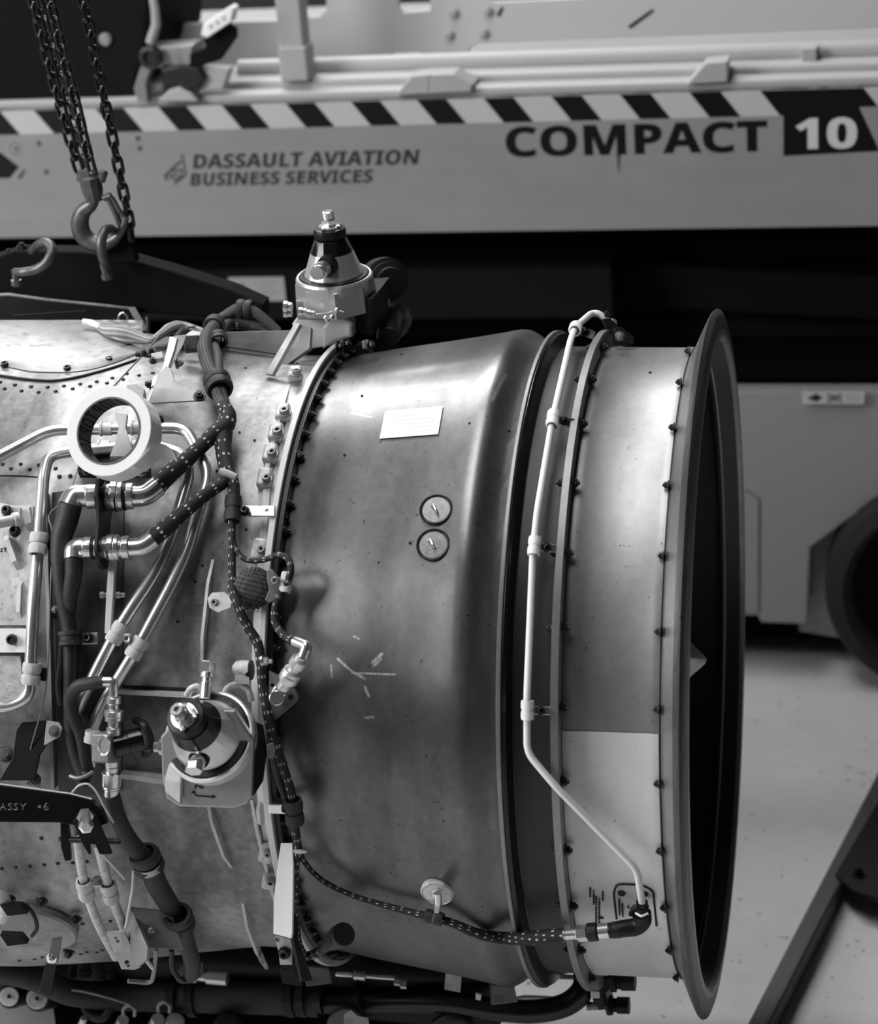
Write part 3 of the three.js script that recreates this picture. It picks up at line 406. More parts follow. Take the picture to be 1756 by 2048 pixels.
// --- access plate, stencil and elbow connector at the foot of the pipe
{ const g = group(eng, 'sensor_plate', 'round-cornered plate outlined in black with stencilled lettering');
  const out = [[1226, 1775], [1240, 1767], [1285, 1770], [1303, 1780], [1308, 1795], [1312, 1852]];
  part(g, 'outline', sweep(bent([[1233, 1838, 0.0022], [1227, 1785, 0.0022], [1234, 1768, 0.0022], [1285, 1770, 0.0022], [1306, 1782, 0.0022], [1313, 1852, 0.0022]], 0.010), 1.8 * K, 6), M.ink);
  for (const [x, y] of [[1243, 1787], [1289, 1788]]) { const q = on(x, y, 0.002), m = lathe([[0.0045, 0], [0.004, 0.001], [1e-5, 0.001]], 14); m.applyMatrix4(frame(q, radial(q))); part(g, 'hole', m, M.ink); }
  for (const [x, y, h] of [[1238, 1815, 32], [1244, 1822, 24], [1256, 1815, 6]]) part(g, 'stencil_line', sheet([[x - 2, y - h / 2], [x + 2, y - h / 2], [x + 3, y + h / 2], [x, y + h / 2]], 0.0026, 0.0006, 1, 4), M.ink);
  const e = group(eng, 'pressure_elbow', 'black elbow connector'); part(e, 'neck', turned([1284, 1803, 0.018], [1283, 1832, 0.022], rings([0, 0.3, 12], [0.3, 1, 14])), M.black);
  part(e, 'body', sweep(spline([[1283, 1826, 0.022], [1284, 1842, 0.024], [1272, 1853, 0.027], [1248, 1857, 0.030], [1236, 1859, 0.031]], 20), t => (17 - 2 * t) * K, 18), M.black); part(e, 'index_mark', sweep(bent([[1271, 1826, 0.033], [1283, 1833, 0.038], [1296, 1827, 0.033]], 0.002), 2.2 * K, 6), M.white);
  part(e, 'lever', sweep(bent([[1262, 1828, 0.016], [1268, 1815, 0.03], [1276, 1812, 0.03]], 0.004), 5 * K, 8), M.black);
  part(e, 'coupling', turned([1240, 1859, 0.031], [1176, 1865, 0.033], rings([0, 0.22, 17], [0.24, 0.34, 16], [0.36, 0.68, 15.5], [0.7, 1, 19])), M.dark, 'dark ribbed coupling'); part(e, 'sleeve', turned([1219, 1861, 0.032], [1198, 1863, 0.0325], rings([0, 1, 16.4])), M.bright, 'bright sleeve band');
  const h = turned([1176, 1865, 0.033], [1154, 1867, 0.033], [[0, 15], [0.04, 17], [0.9, 17], [1, 15]], 6); part(e, 'hex_nut', h, M.bright, 'bright hexagon nut'); part(e, 'end_sleeve', turned([1156, 1867, 0.033], [1126, 1869, 0.033], rings([0, 0.15, 13], [0.15, 0.8, 11.5], [0.8, 1, 12.5])), M.bright, 'bright end sleeve'); }
const scanP = [[1180, 1782, 18], [1187, 1788, 30], [1192, 1800, 54], [1198, 1804, 46], [1205, 1790, 20]];
{ const g = group(eng, 'stencil', 'small black stencilled lines on the pale panel'); const r = rng(5); for (const [x, y, h] of scanP) for (let a = 0; a < h; a += 5) { const L = 2 + 2.4 * r(), yy = y - 6 + a; part(g, 'stencil_line', sheet([[x - 1.5, yy], [x + 2.2, yy], [x + 2.4, yy + L], [x - 1.3, yy + L]], 0.0022, 0.0005, 1, 1), M.ink); }
  part(g, 'stencil_line', sheet([[1196, 1835], [1206, 1835], [1208, 1838], [1197, 1838]], 0.0022, 0.0005, 1, 1), M.ink); }
// --- two latch discs and the stud disc on the barrel
for (const [x, y] of [[873, 1021], [867, 1091]]) { const g = group(eng, 'latch_disc', 'round grey plug with black rim and wire latch'), q = on(x, y, 0), n = radial(q), F0 = frame(q, n); const ring = lathe([[29 * K, -0.002], [30 * K, 0.0025], [28 * K, 0.004], [25.5 * K, 0.0035], [25 * K, -0.001]], 40); ring.applyMatrix4(F0); part(g, 'rim', ring, M.black);
  const d = lathe([[25.5 * K, 0], [24.5 * K, 0.0026], [1e-5, 0.0032]], 40); d.applyMatrix4(F0); part(g, 'disc', d, M.dull); part(g, 'latch', sweep(bent([[x - 11, y - 10, 0.003], [x - 7, y - 13, 0.010], [x + 1, y + 2, 0.010], [x + 1, y + 4, 0.003]], 0.004), 2.4 * K, 8), M.bright, 'bright wire latch'); }
{ const g = group(eng, 'stud_disc', 'pale disc with a stud and cable clip'), q = on(875, 1782, 0), n = radial(q), F0 = frame(q, n); const d = lathe([[29 * K, -0.003], [30 * K, 0.003], [27 * K, 0.0055], [26 * K, 0.0045], [24 * K, 0.005], [1e-5, 0.006]], 40); d.applyMatrix4(F0); part(g, 'disc', d, M.cast);
  part(g, 'stud', turned([874, 1784, 0.006], [874, 1793, 0.03], rings([0, 0.5, 9], [0.5, 1, 7]), 14), M.bright); part(g, 'clip_strap', sweep(bent([[875, 1786, 0.028], [876, 1806, 0.030], [874, 1820, 0.022]], 0.004), 7 * K, 6), M.steel); const c = on(868, 1835, 0.014); part(g, 'clip_loop', loop(c, on(890, 1841, 0.014).sub(c), 9 * K, 26 * K), M.rubber); part(g, 'clip_loop', turned([864, 1834, 0.014], [872, 1836, 0.014], [[0, 12], [1, 12]], 18), M.seal); }
// --- paper label on the barrel
{ const c2 = document.createElement('canvas'); c2.width = 256; c2.height = 128; const c = c2.getContext('2d'); c.fillStyle = '#ededed'; c.fillRect(0, 0, 256, 128); const r = rng(9); c.fillStyle = '#bdbdbd'; for (let j = 0; j < 5; j++) { let x = 20 + (j > 2 ? 110 : 8 * j); while (x < 225) { const w = 5 + 18 * r(); c.fillRect(x, 28 + j * 19 + 4 * r(), w, 3.5); x += w + 5; } } c.strokeStyle = '#cfcfcf'; c.lineWidth = 2; c.beginPath(); c.moveTo(125, 126); c.lineTo(150, 100); c.stroke();
  const t = new THREE.CanvasTexture(c2); t.colorSpace = THREE.SRGBColorSpace; part(eng, 'paper_label', sheet([[770, 822], [886, 812], [876, 868], [759, 877]], 0.0012, 0.0008, 8, 6), new THREE.MeshStandardMaterial({ map: t, roughness: 0.7 }), 'white paper label with faint print'); }
// --- conical mounts
function coneMount(name, base, axis, s, label) {
  const g = group(eng, name, label), p = P(base), k = kOf(p) * s, Mx = frame(p, axis, scr(0, 0, 1)); const L = (pts, seg = 48) => { const q = lathe(pts.map(([r, y]) => [r * k, y * k]), seg); q.applyMatrix4(Mx); return q; };
  part(g, 'collar', L([[70, -30], [86, -28], [88, -4], [85, 1], [81, 1], [80, -6], [70, -8]]), M.satin, 'polished collar');
  if (name === 'upper_mount') part(g, 'skirt', L([[60, -78], [93, -74], [90, -14], [84, -10]], 8), M.satin); part(g, 'gasket', L([[82, -4], [80, 2], [78, 4], [69, 5], [66, 4]]), M.black, 'black gasket ring');
  part(g, 'cone', L([[66, 3], [67, 6], [65, 10], [48, 58]]), M.satin, 'bright turned cone'); part(g, 'cone_top', L([[48.2, 58], [36, 88], [30, 92]]), M.blued, 'dark cone top'); part(g, 'cap', L([[30, 90], [35, 93], [37, 100], [37, 106], [34, 112], [25, 115], [1e-5, 115]]), M.black, 'black cap');
  part(g, 'washer', L([[24, 114], [24, 118], [16, 121], [1e-5, 121]]), M.bright); const nut = L([[15, 120], [17, 122], [17, 132], [14, 134], [1e-5, 134]], 6); part(g, 'nut', nut, M.bright); part(g, 'bolt', L([[11, 134], [13, 136], [13, 150], [10, 152], [6, 152], [6, 146], [1e-5, 146]], 14), M.bright); for (const a of [0.3, 2.2, 4.2]) { const b = new THREE.Matrix4().makeTranslation(Math.cos(a) * 22 * k, 118 * k, Math.sin(a) * 22 * k); const t = rbox(9 * k, 6 * k, 14 * k, 0.001); t.applyMatrix4(b); t.applyMatrix4(Mx); part(g, 'lock_tab', t, M.bright); }
  return { g, p, k, Mx }; }
const up = coneMount('upper_mount', [668, 550, 0, -0.12], scr(-0.07, 0.86, 0.42), 0.88, 'polished cone mount standing on top of the casing');
const lo = coneMount('lower_mount', [416, 1472, 0.075], scr(-0.27, 0.40, 0.88), 1.1, 'polished cone mount on the near side');
{ const q = lo.p.clone().add(scr(0, -0.03, -0.004)), n = scr(-0.12, -0.22, 1); part(lo.g, 'mount_body', plate([[329, 1470], [332, 1550], [340, 1588], [363, 1604], [470, 1607], [494, 1599], [503, 1585], [507, 1475], [470, 1420], [370, 1420]], q, n, 0.008, [], 0.002), M.mountBody, 'flat-faced mount body'); part(lo.g, 'body_facet', plate([[330, 1505], [336, 1582], [363, 1604], [364, 1552], [345, 1530]], q.clone().add(scr(-0.02, -0.02, 0.010)), scr(-0.5, -0.1, 1), 0.003, [], 0.001), M.cast); part(lo.g, 'body_side', plate([[498, 1440], [520, 1450], [528, 1500], [520, 1560], [503, 1588], [500, 1500]], q.clone().add(scr(0.06, 0.02, -0.02)), scr(0.7, 0, 1), 0.006), M.black); }
{ // castle nut on the face of each cone
  const nutAt = (m, a, b) => { const A = P(a), B = P(b); const q = turned(A, B, [[0, 10], [0.3, 10], [0.32, 17], [0.7, 17], [0.72, 14], [1, 14]], 12); part(m.g, 'castle_nut', q, M.bright, 'bright castle nut'); const c = turned(A.clone().lerp(B, -0.2), A.clone().lerp(B, 0.1), [[0, 22], [1, 20]], 24); part(m.g, 'nut_seat', c, M.black); };
  nutAt(up, up.p.clone().add(scr(-0.008, 0.006, 0.040)), up.p.clone().add(scr(-0.018, -0.006, 0.072))); nutAt(lo, [397, 1520, 0.115], [390, 1534, 0.135]);
  const h = turned([389, 1527, 0.135], [387, 1543, 0.142], [[0, 16], [0.1, 18], [1, 18]], 6); part(lo.g, 'hex_nut', h, M.bright);
  // upright castle nut and stud above the lower mount
  part(lo.g, 'stud', turned([410, 1398, 0.06], [416, 1330, 0.05], rings([0, 0.5, 11.5], [0.5, 0.62, 10], [0.62, 1, 14]), 16), M.steel, 'bright threaded stud'); part(lo.g, 'castle_nut', turned([413, 1346, 0.052], [416, 1322, 0.05], [[0, 14], [0.1, 18], [0.9, 18], [1, 15]], 6), M.bright); part(lo.g, 'castle_nut', turned([330, 1494, 0.06], [308, 1494, 0.06], [[0, 16], [0.5, 16], [0.55, 10], [1, 10]], 6), M.bright); part(lo.g, 'cotter', sweep(bent([[303, 1502, 0.06], [290, 1504, 0.06]], 0.001), 3 * K, 6), M.darkbolt);
  for (const pts of [[[390, 1577], [392, 1567], [399, 1567], [401, 1577]], [[391, 1572], [400, 1572]], [[405, 1566], [405, 1577]], [[387, 1583], [392, 1591], [427, 1594]], [[384, 1586], [387, 1582], [391, 1585]], [[423, 1591], [431, 1593], [424, 1596]]]) { const n0 = scr(-0.12, -0.22, 1).normalize(), q0 = lo.p.clone().add(scr(0, -0.03, -0.004)).addScaledVector(n0, 0.0102); part(lo.g, 'ink_mark', sweep(pts.map(([x, y]) => { const r = ray(x, y); const t = q0.clone().sub(camE).dot(n0) / r.dot(n0); return camE.clone().addScaledVector(r, t); }), 1.5 * K, 6), M.ink); } }
{ // pedestal, lugs and ribbed boss under the upper mount
  const g = group(eng, 'mount_boss', 'pale cast boss with ribs under the upper mount'); const zz = -0.13;
  const slab = (pts, z, th, m, n = 'boss_block', b = 0.002) => { const s = new THREE.Shape(pts.map(([x, y]) => { const q = atZ(x, y, z); return new THREE.Vector2(q.x, q.y); })); const e = new THREE.ExtrudeGeometry(s, { depth: th, bevelEnabled: true, bevelSize: b, bevelThickness: b, bevelSegments: 2 }); e.translate(0, 0, z - th); return part(g, n, e, m); };
  slab([[596, 604], [704, 606], [706, 640], [598, 636]], -0.09, 0.07, M.dull, 'pedestal'); slab([[700, 602], [744, 598], [742, 668], [706, 660]], -0.10, 0.09, M.dark, 'pedestal');
  slab([[588, 648], [600, 632], [640, 636], [690, 632], [702, 650], [698, 676], [650, 690], [590, 700]], -0.11, 0.07, M.cast); slab([[652, 655], [664, 640], [688, 634], [700, 650], [700, 668], [668, 676], [650, 690]], -0.085, 0.03, M.cast, 'boss_pad', 0.004);
  part(g, 'boss_web', plate([[595, 650], [604, 652], [549, 752], [536, 750]], [575, 700, 0.03], scr(-0.5, 0.3, 1), 0.006), M.cast); part(g, 'boss_web', plate([[604, 655], [625, 660], [622, 700], [560, 745]], [600, 700, 0.015], scr(-0.3, 0.3, 1), 0.006), M.dull);
  part(g, 'top_plate', plate([[447, 668], [592, 664], [582, 716], [520, 704], [447, 694]], [520, 690, 0.012], scr(0, 0.15, 1), 0.008), M.dull, 'grey standing plate');
  for (const [x, y, r] of [[570, 613, 12], [570, 626, 9], [600, 623, 9], [616, 627, 8]]) part(g, 'lug', turned([x - 2, y, 0, -0.06], [x + 14, y + 1, 0, -0.06], rings([0, 0.5, r], [0.5, 1, r * 0.8]), 8), M.bright); part(g, 'lock_wire', sweep(spline([[632, 629, 0, -0.055], [655, 626, 0, -0.055], [672, 621, 0, -0.055], [688, 624, 0, -0.055]], 16), 1.6 * K, 6), M.bright); for (const [x, y] of [[652, 636], [664, 634], [655, 640], [674, 620]]) part(g, 'wire_seal', (() => { const s = new THREE.SphereGeometry(5.5 * K, 10, 8); const q = atZ(x, y, -0.05); s.translate(q.x, q.y, q.z); return s; })(), M.bright);
  for (const [x, y] of [[684, 662], [676, 693], [690, 688], [707, 679], [738, 690]]) fastener(g, 'bolt', HEX, [x, y, 0.018], M.darkbolt, 8, V(1, 0.2, 0.2)); part(g, 'clip', plate([[725, 684], [734, 682], [740, 694], [738, 699], [726, 698]], [732, 690, 0.012], scr(0.2, 0.3, 1), 0.004), M.steel);
  // dark rollers behind the mount
  const rw = group(eng, 'rear_roller', 'dark ringed roller behind the upper mount'); part(rw, 'roller_disc', turned([760, 556, 0, -0.26], [782, 561, 0, -0.20], [[0, 40], [0.4, 44], [0.7, 44], [0.72, 36], [0.85, 36], [0.87, 27], [1, 25]], 36), M.dark); part(rw, 'roller_arm', turned([742, 575, 0, -0.2], [742, 640, 0, -0.2], [[0, 14], [1, 20]], 8), M.black);
  const rb = group(eng, 'rear_stub', 'dark grey cylindrical stub behind the upper mount'); part(rb, 'stub_flange', turned([792, 632, 0, -0.24], [784, 648, 0, -0.22], [[0, 30], [0.1, 34], [1, 34]], 30), M.dull); part(rb, 'stub_body', turned([784, 640, 0, -0.22], [776, 676, 0, -0.14], [[0, 27], [0.85, 24], [0.88, 22], [0.97, 22], [1, 20]], 30), M.dark); fastener(rb, 'bolt', HEX, [770, 606, 0, -0.2], M.steel, 8, scr(0.3, 1, 0.2)); }
// --- ribs, pads and bolts of the rear flange edge
for (const [a, b, w, h] of [[[426, 1119], [404, 1330], 0.0035, 0.010], [[415, 1598], [463, 1735], 0.004, 0.010], [[485, 1806], [533, 1938], 0.004, 0.011], [[503, 1600], [560, 1830], 0.004, 0.007], [[519, 1600], [524, 1650], 0.004, 0.010], [[540, 930], [527, 1100], 0.008, 0.006], [[576, 770], [520, 1010], 0.006, 0.006], [[485, 1200], [500, 1270], 0.004, 0.004]]) part(eng, 'rib', ridge(a, b, w, h), M.cast);
{ const g = group(eng, 'flange_pads', 'pale cast pads along the rear flange'); for (const [x, y, r] of [[594, 748, 9], [570, 826, 10], [556, 866, 10], [545, 908, 9], [534, 958, 8], [524, 1100, 8], [520, 1200, 8], [543, 1760, 9], [537, 1705, 8]]) { const q = on(x - 4, y, 0.006), d = on(x - 10, y + 30, 0.006).sub(q).normalize(), n = radial(q), m = new THREE.Matrix4().makeBasis(V().crossVectors(d, n).normalize(), d, V().crossVectors(V().crossVectors(d, n).normalize(), d)); m.setPosition(q); place(g, 'pad', rbox(26 * K, 40 * K, 0.014, 0.004), M.cast, m); fastener(g, 'pad_bolt', SOCKET, [x, y, 0.014], M.dull, r, radial(q)); } }
for (const [x, y] of [[643, 743], [620, 790], [608, 815], [594, 912], [588, 880], [565, 1035], [555, 1110]]) fastener(eng, 'flange_bolt', HEX, [x, y, 0.006], M.darkbolt, 8, V(1, 0.1, 0.3));
// --- dark blemishes and small holes on the casings
{ const g = group(eng, 'drain_holes', 'small dark drain holes'); for (const [x, y] of [[491, 736], [594, 727], [479, 865], [509, 881], [419, 929], [434, 942], [492, 1059], [405, 1131], [390, 1163], [355, 1243], [689, 910], [803, 709], [724, 792], [939, 847], [1300, 745], [1018, 860], [820, 1086], [580, 1640]]) { const q = on(x, y, 0.0002); const d = lathe([[2.6 * K, -0.001], [2.6 * K, 0.0008], [1e-5, 0.0008]], 10); d.applyMatrix4(frame(q, radial(q))); part(g, 'hole', d, M.ink); } }
// --- woven pad and its lugs
{ const g = group(eng, 'woven_pad', 'dark woven pad tied to the harness'), c = on(505, 1177, 0.035), s = new THREE.SphereGeometry(1, 64, 48), p = s.attributes.position; for (let i = 0; i < p.count; i++) { const v = V(p.getX(i), p.getY(i), p.getZ(i)), w = 1 + 0.06 * Math.sin(v.x * 22 + v.y * 16) * Math.sin(v.y * 24 - v.x * 12) + 0.03 * Math.sin(v.z * 30); p.setXYZ(i, v.x * w, v.y * w, v.z * w); } s.scale(34 * K, 37 * K, 14 * K); s.computeVertexNormals(); const x = scr(0.97, -0.25, 0).normalize(), z = toCam(c), y = V().crossVectors(z, x).normalize(); s.applyMatrix4(new THREE.Matrix4().makeBasis(V().crossVectors(y, z), y, z).setPosition(c)); part(g, 'pad', s, M.braid);
  part(g, 'lug_plate', plate([[418, 1198], [426, 1187], [450, 1186], [466, 1200], [462, 1216], [438, 1225], [422, 1216]], [440, 1205, 0.018], radial(on(440, 1205)), 0.003, [[430, 1205, 5]]), M.cast, 'pale lug plate with a hole'); fastener(g, 'lug_eyelet', SOCKET, [430, 1205, 0.02], M.dull, 7);
  part(g, 'clip_plate', plate([[535, 1142], [545, 1140], [556, 1155], [568, 1158], [566, 1178], [560, 1180], [556, 1195], [540, 1205], [532, 1200], [540, 1180], [536, 1160]], [548, 1170, 0.035], scr(0, 0.1, 1), 0.005), M.dull); fastener(g, 'clip_bolt', SOCKET, [550, 1161, 0.045], M.steel, 7, scr(0, 0.1, 1)); const q = on(573, 1165, 0.035); part(g, 'clip_loop', loop(q, on(570, 1185, 0.035).sub(q), 8 * K, 28 * K), M.seal); }
// --- cable harness
const har = group(eng, 'cable_harness', 'black braided cable harness with pale thread marks');
cable(har, 'cable', [[556, 664, -0.01], [530, 640, 0.02], [505, 622, 0.03], [480, 616, 0.035], [446, 636, 0.035], [426, 655, 0.035], [413, 676, 0.035], [409, 700, 0.035], [416, 728, 0.035], [430, 758, 0.035], [437, 790, 0.035], [446, 814, 0.035], [452, 835, 0.035]], [10, 11, 12, 13, 14, 14, 12, 12], M.braid, 'grey braided cable loop');
cable(har, 'cable', [[540, 668, -0.02], [500, 648, 0.0], [465, 645, 0.015], [440, 665, 0.025], [430, 690, 0.03], [436, 715, 0.036], [438, 745, 0.037], [443, 775, 0.036], [455, 820, 0.035]], [9, 9, 9, 9, 8], M.braid);
cable(har, 'cable', [[520, 668, -0.01], [490, 652, 0.01], [462, 652, 0.02], [447, 668, 0.02]], 8, M.cable);
for (const [x, y, dx, dy, r] of [[428, 651, -14, 22, 15], [490, 618, 24, 2, 14], [437, 680, 2, 20, 13]]) { const c = on(x, y, 0.034); part(har, 'cable_tie', loop(c, on(x + dx, y + dy, 0.034).sub(c), r * K, 24 * K), M.rubber); }
{ const c = on(436, 768, 0.036); part(har, 'grommet', loop(c, on(444, 790, 0.036).sub(c), 18.5 * K, 32 * K), M.rubber, 'thick rubber grommet'); }
cable(har, 'sleeve', [[446, 812, 0.036], [455, 828, 0.037], [452, 850, 0.037], [423, 873, 0.038], [387, 907, 0.042], [352, 937, 0.047], [320, 966, 0.05], [306, 981, 0.05]], [13, 16, 17, 14, 14, 16, 17, 18], M.cable, 'black sleeve with white marks');
cable(har, 'sleeve', [[456, 825, 0.034], [450, 855, 0.034], [446, 885, 0.034], [449, 915, 0.034], [456, 945, 0.034], [466, 965, 0.034], [469, 990, 0.034], [466, 1018, 0.034], [464, 1046, 0.034], [464, 1082, 0.034], [464, 1116, 0.034], [464, 1150, 0.036], [465, 1185, 0.045], [474, 1207, 0.05], [496, 1255, 0.045], [516, 1288, 0.042], [521, 1325, 0.042], [524, 1364, 0.04], [532, 1409, 0.04], [541, 1455, 0.04], [555, 1500, 0.04], [567, 1535, 0.038], [578, 1569, 0.036], [586, 1603, 0.034], [588, 1640, 0.032], [594, 1680, 0.03], [598, 1704, 0.028]], [15, 16, 14, 9, 7, 7, 8, 9, 8, 9, 8, 8, 8, 7], M.cable, null, 190);
cable(har, 'sleeve', [[455, 940, 0.036], [450, 962, 0.038], [419, 984, 0.042], [378, 1016, 0.046], [341, 1048, 0.05], [310, 1074, 0.05], [298, 1084, 0.05]], [9, 11, 12, 13, 15, 16], M.cable);
part(har, 'cable_tie', turned([440, 943, 0.042], [473, 955, 0.04], [[0, 8], [0.5, 9], [1, 7]], 12), M.seal, 'pale lacing tie');
cable(har, 'branch', [[466, 1080, 0.034], [471, 1096, 0.034], [482, 1113, 0.034], [500, 1121, 0.034], [530, 1119, 0.036], [558, 1110, 0.04], [576, 1118, 0.042], [582, 1139, 0.042], [577, 1158, 0.04], [569, 1175, 0.038], [559, 1192, 0.036], [551, 1214, 0.035], [549, 1240, 0.036], [560, 1262, 0.038], [575, 1276, 0.042], [592, 1287, 0.045]], [5, 5, 5, 6, 6, 7, 7, 8], M.cable, null, 110);
cable(har, 'branch', [[598, 1702, 0.028], [610, 1725, 0.026], [628, 1747, 0.022], [658, 1769, 0.018], [709, 1792, 0.014], [750, 1805, 0.012], [800, 1819, 0.012], [864, 1835, 0.014], [904, 1846, 0.012], [955, 1867, 0.010], [1006, 1876, 0.014], [1063, 1876, 0.028], [1100, 1872, 0.032], [1130, 1869, 0.033]], [5, 5, 5, 5, 6, 7, 8, 10, 12, 13, 12], M.cable, null, 150);
cable(har, 'branch', [[597, 1704, 0.028], [591, 1740, 0.035], [591, 1790, 0.042], [592, 1850, 0.05], [598, 1892, 0.055], [612, 1912, 0.055], [634, 1905, 0.05], [650, 1890, 0.045]], [6, 7, 7, 8, 9], M.cable);
part(har, 'cable_tie', turned([588, 1702, 0.034], [614, 1704, 0.032], [[0, 4], [0.5, 5], [1, 2]], 8), M.seal, 'pale lacing tie');
part(har, 'end_connector', turned([648, 1892, 0.045], [688, 1868, 0.055], rings([0, 0.3, 14], [0.3, 0.45, 17], [0.45, 0.6, 20], [0.62, 0.75, 21], [0.77, 1, 24])), M.dark, 'dark ringed end connector');
for (const [x, y, dx, dy, h, r] of [[466, 1018, -1, 22, 0.034, 11], [588, 1623, 2, 20, 0.033, 12]]) { const c = on(x, y, h); part(har, 'cable_clamp', loop(c, on(x + dx, y + dy, h).sub(c), r * K, 38 * K), M.rubber, 'black rubber clamp'); }
part(har, 'clamp_strap', plate([[485, 1014], [549, 1014], [549, 1033], [485, 1033]], [516, 1023, 0.022], radial(on(516, 1023)), 0.002, [[535, 1023, 4]]), M.steel, 'bright strap'); fastener(har, 'clamp_bolt', SOCKET, [490, 1022, 0.03], M.darkbolt, 8);
part(har, 'clamp_strap', plate([[538, 1608], [574, 1609], [574, 1625], [540, 1624]], [556, 1616, 0.022], radial(on(556, 1616)), 0.002), M.steel, 'bright strap'); fastener(har, 'clamp_bolt', SOCKET, [571, 1617, 0.028], M.darkbolt, 7);
fastener(har, 'clamp_bolt', HEX, [524, 1322, 0.05], M.steel, 8, scr(1, 0.1, 0.3)); part(har, 'clamp_nut', turned([527, 1322, 0.05], [545, 1323, 0.05], rings([0, 0.5, 8], [0.5, 1, 5]), 6), M.steel);
// second thick sleeve beside the harness, lower middle
cable(har, 'sleeve', [[541, 1440, 0.03], [545, 1490, 0.03], [560, 1560, 0.026], [575, 1600, 0.026]], [9, 9, 8], M.rubber);
part(har, 'cable_buckle', plate([[534, 1490], [547, 1486], [551, 1500], [547, 1516], [536, 1515]], [542, 1500, 0.045], scr(0, 0.1, 1), 0.004), M.dull);
// --- elbow connector hanging off the harness, right of the flange
{ const g = group(eng, 'sensor_connector', 'bright angled connector on a triangular plate'); part(g, 'elbow', sweep(bent([[590, 1283, 0.045], [614, 1293, 0.05], [606, 1314, 0.05]], 0.004), 10 * K, 16), M.bright);
  part(g, 'coupling', turned([605, 1312, 0.05], [566, 1376, 0.035], rings([0, 0.08, 11], [0.1, 0.3, 18], [0.32, 0.42, 13], [0.45, 0.55, 20], [0.57, 0.74, 21], [0.76, 0.86, 15], [0.86, 1, 14])), M.satin); part(g, 'end_fitting', rbox(26 * K, 0.02, 26 * K, 0.003).applyMatrix4(frame(on(556, 1390, 0.03), on(566, 1376, 0.03).sub(on(552, 1398, 0.03)))), M.steel); fastener(g, 'end_cap', lathe([[1, 0], [1, 0.4], [0.9, 0.5], [1e-5, 0.5]], 24), [553, 1396, 0.04], M.bright, 15, toCam(on(553, 1396)));
  part(g, 'plate', plate([[541, 1342], [560, 1352], [592, 1380], [598, 1392], [594, 1402], [550, 1440], [541, 1420]], [566, 1395, 0.016], radial(on(566, 1395)), 0.004, [[584, 1393, 6], [547, 1369, 4]]), M.dull, 'triangular plate with holes'); }
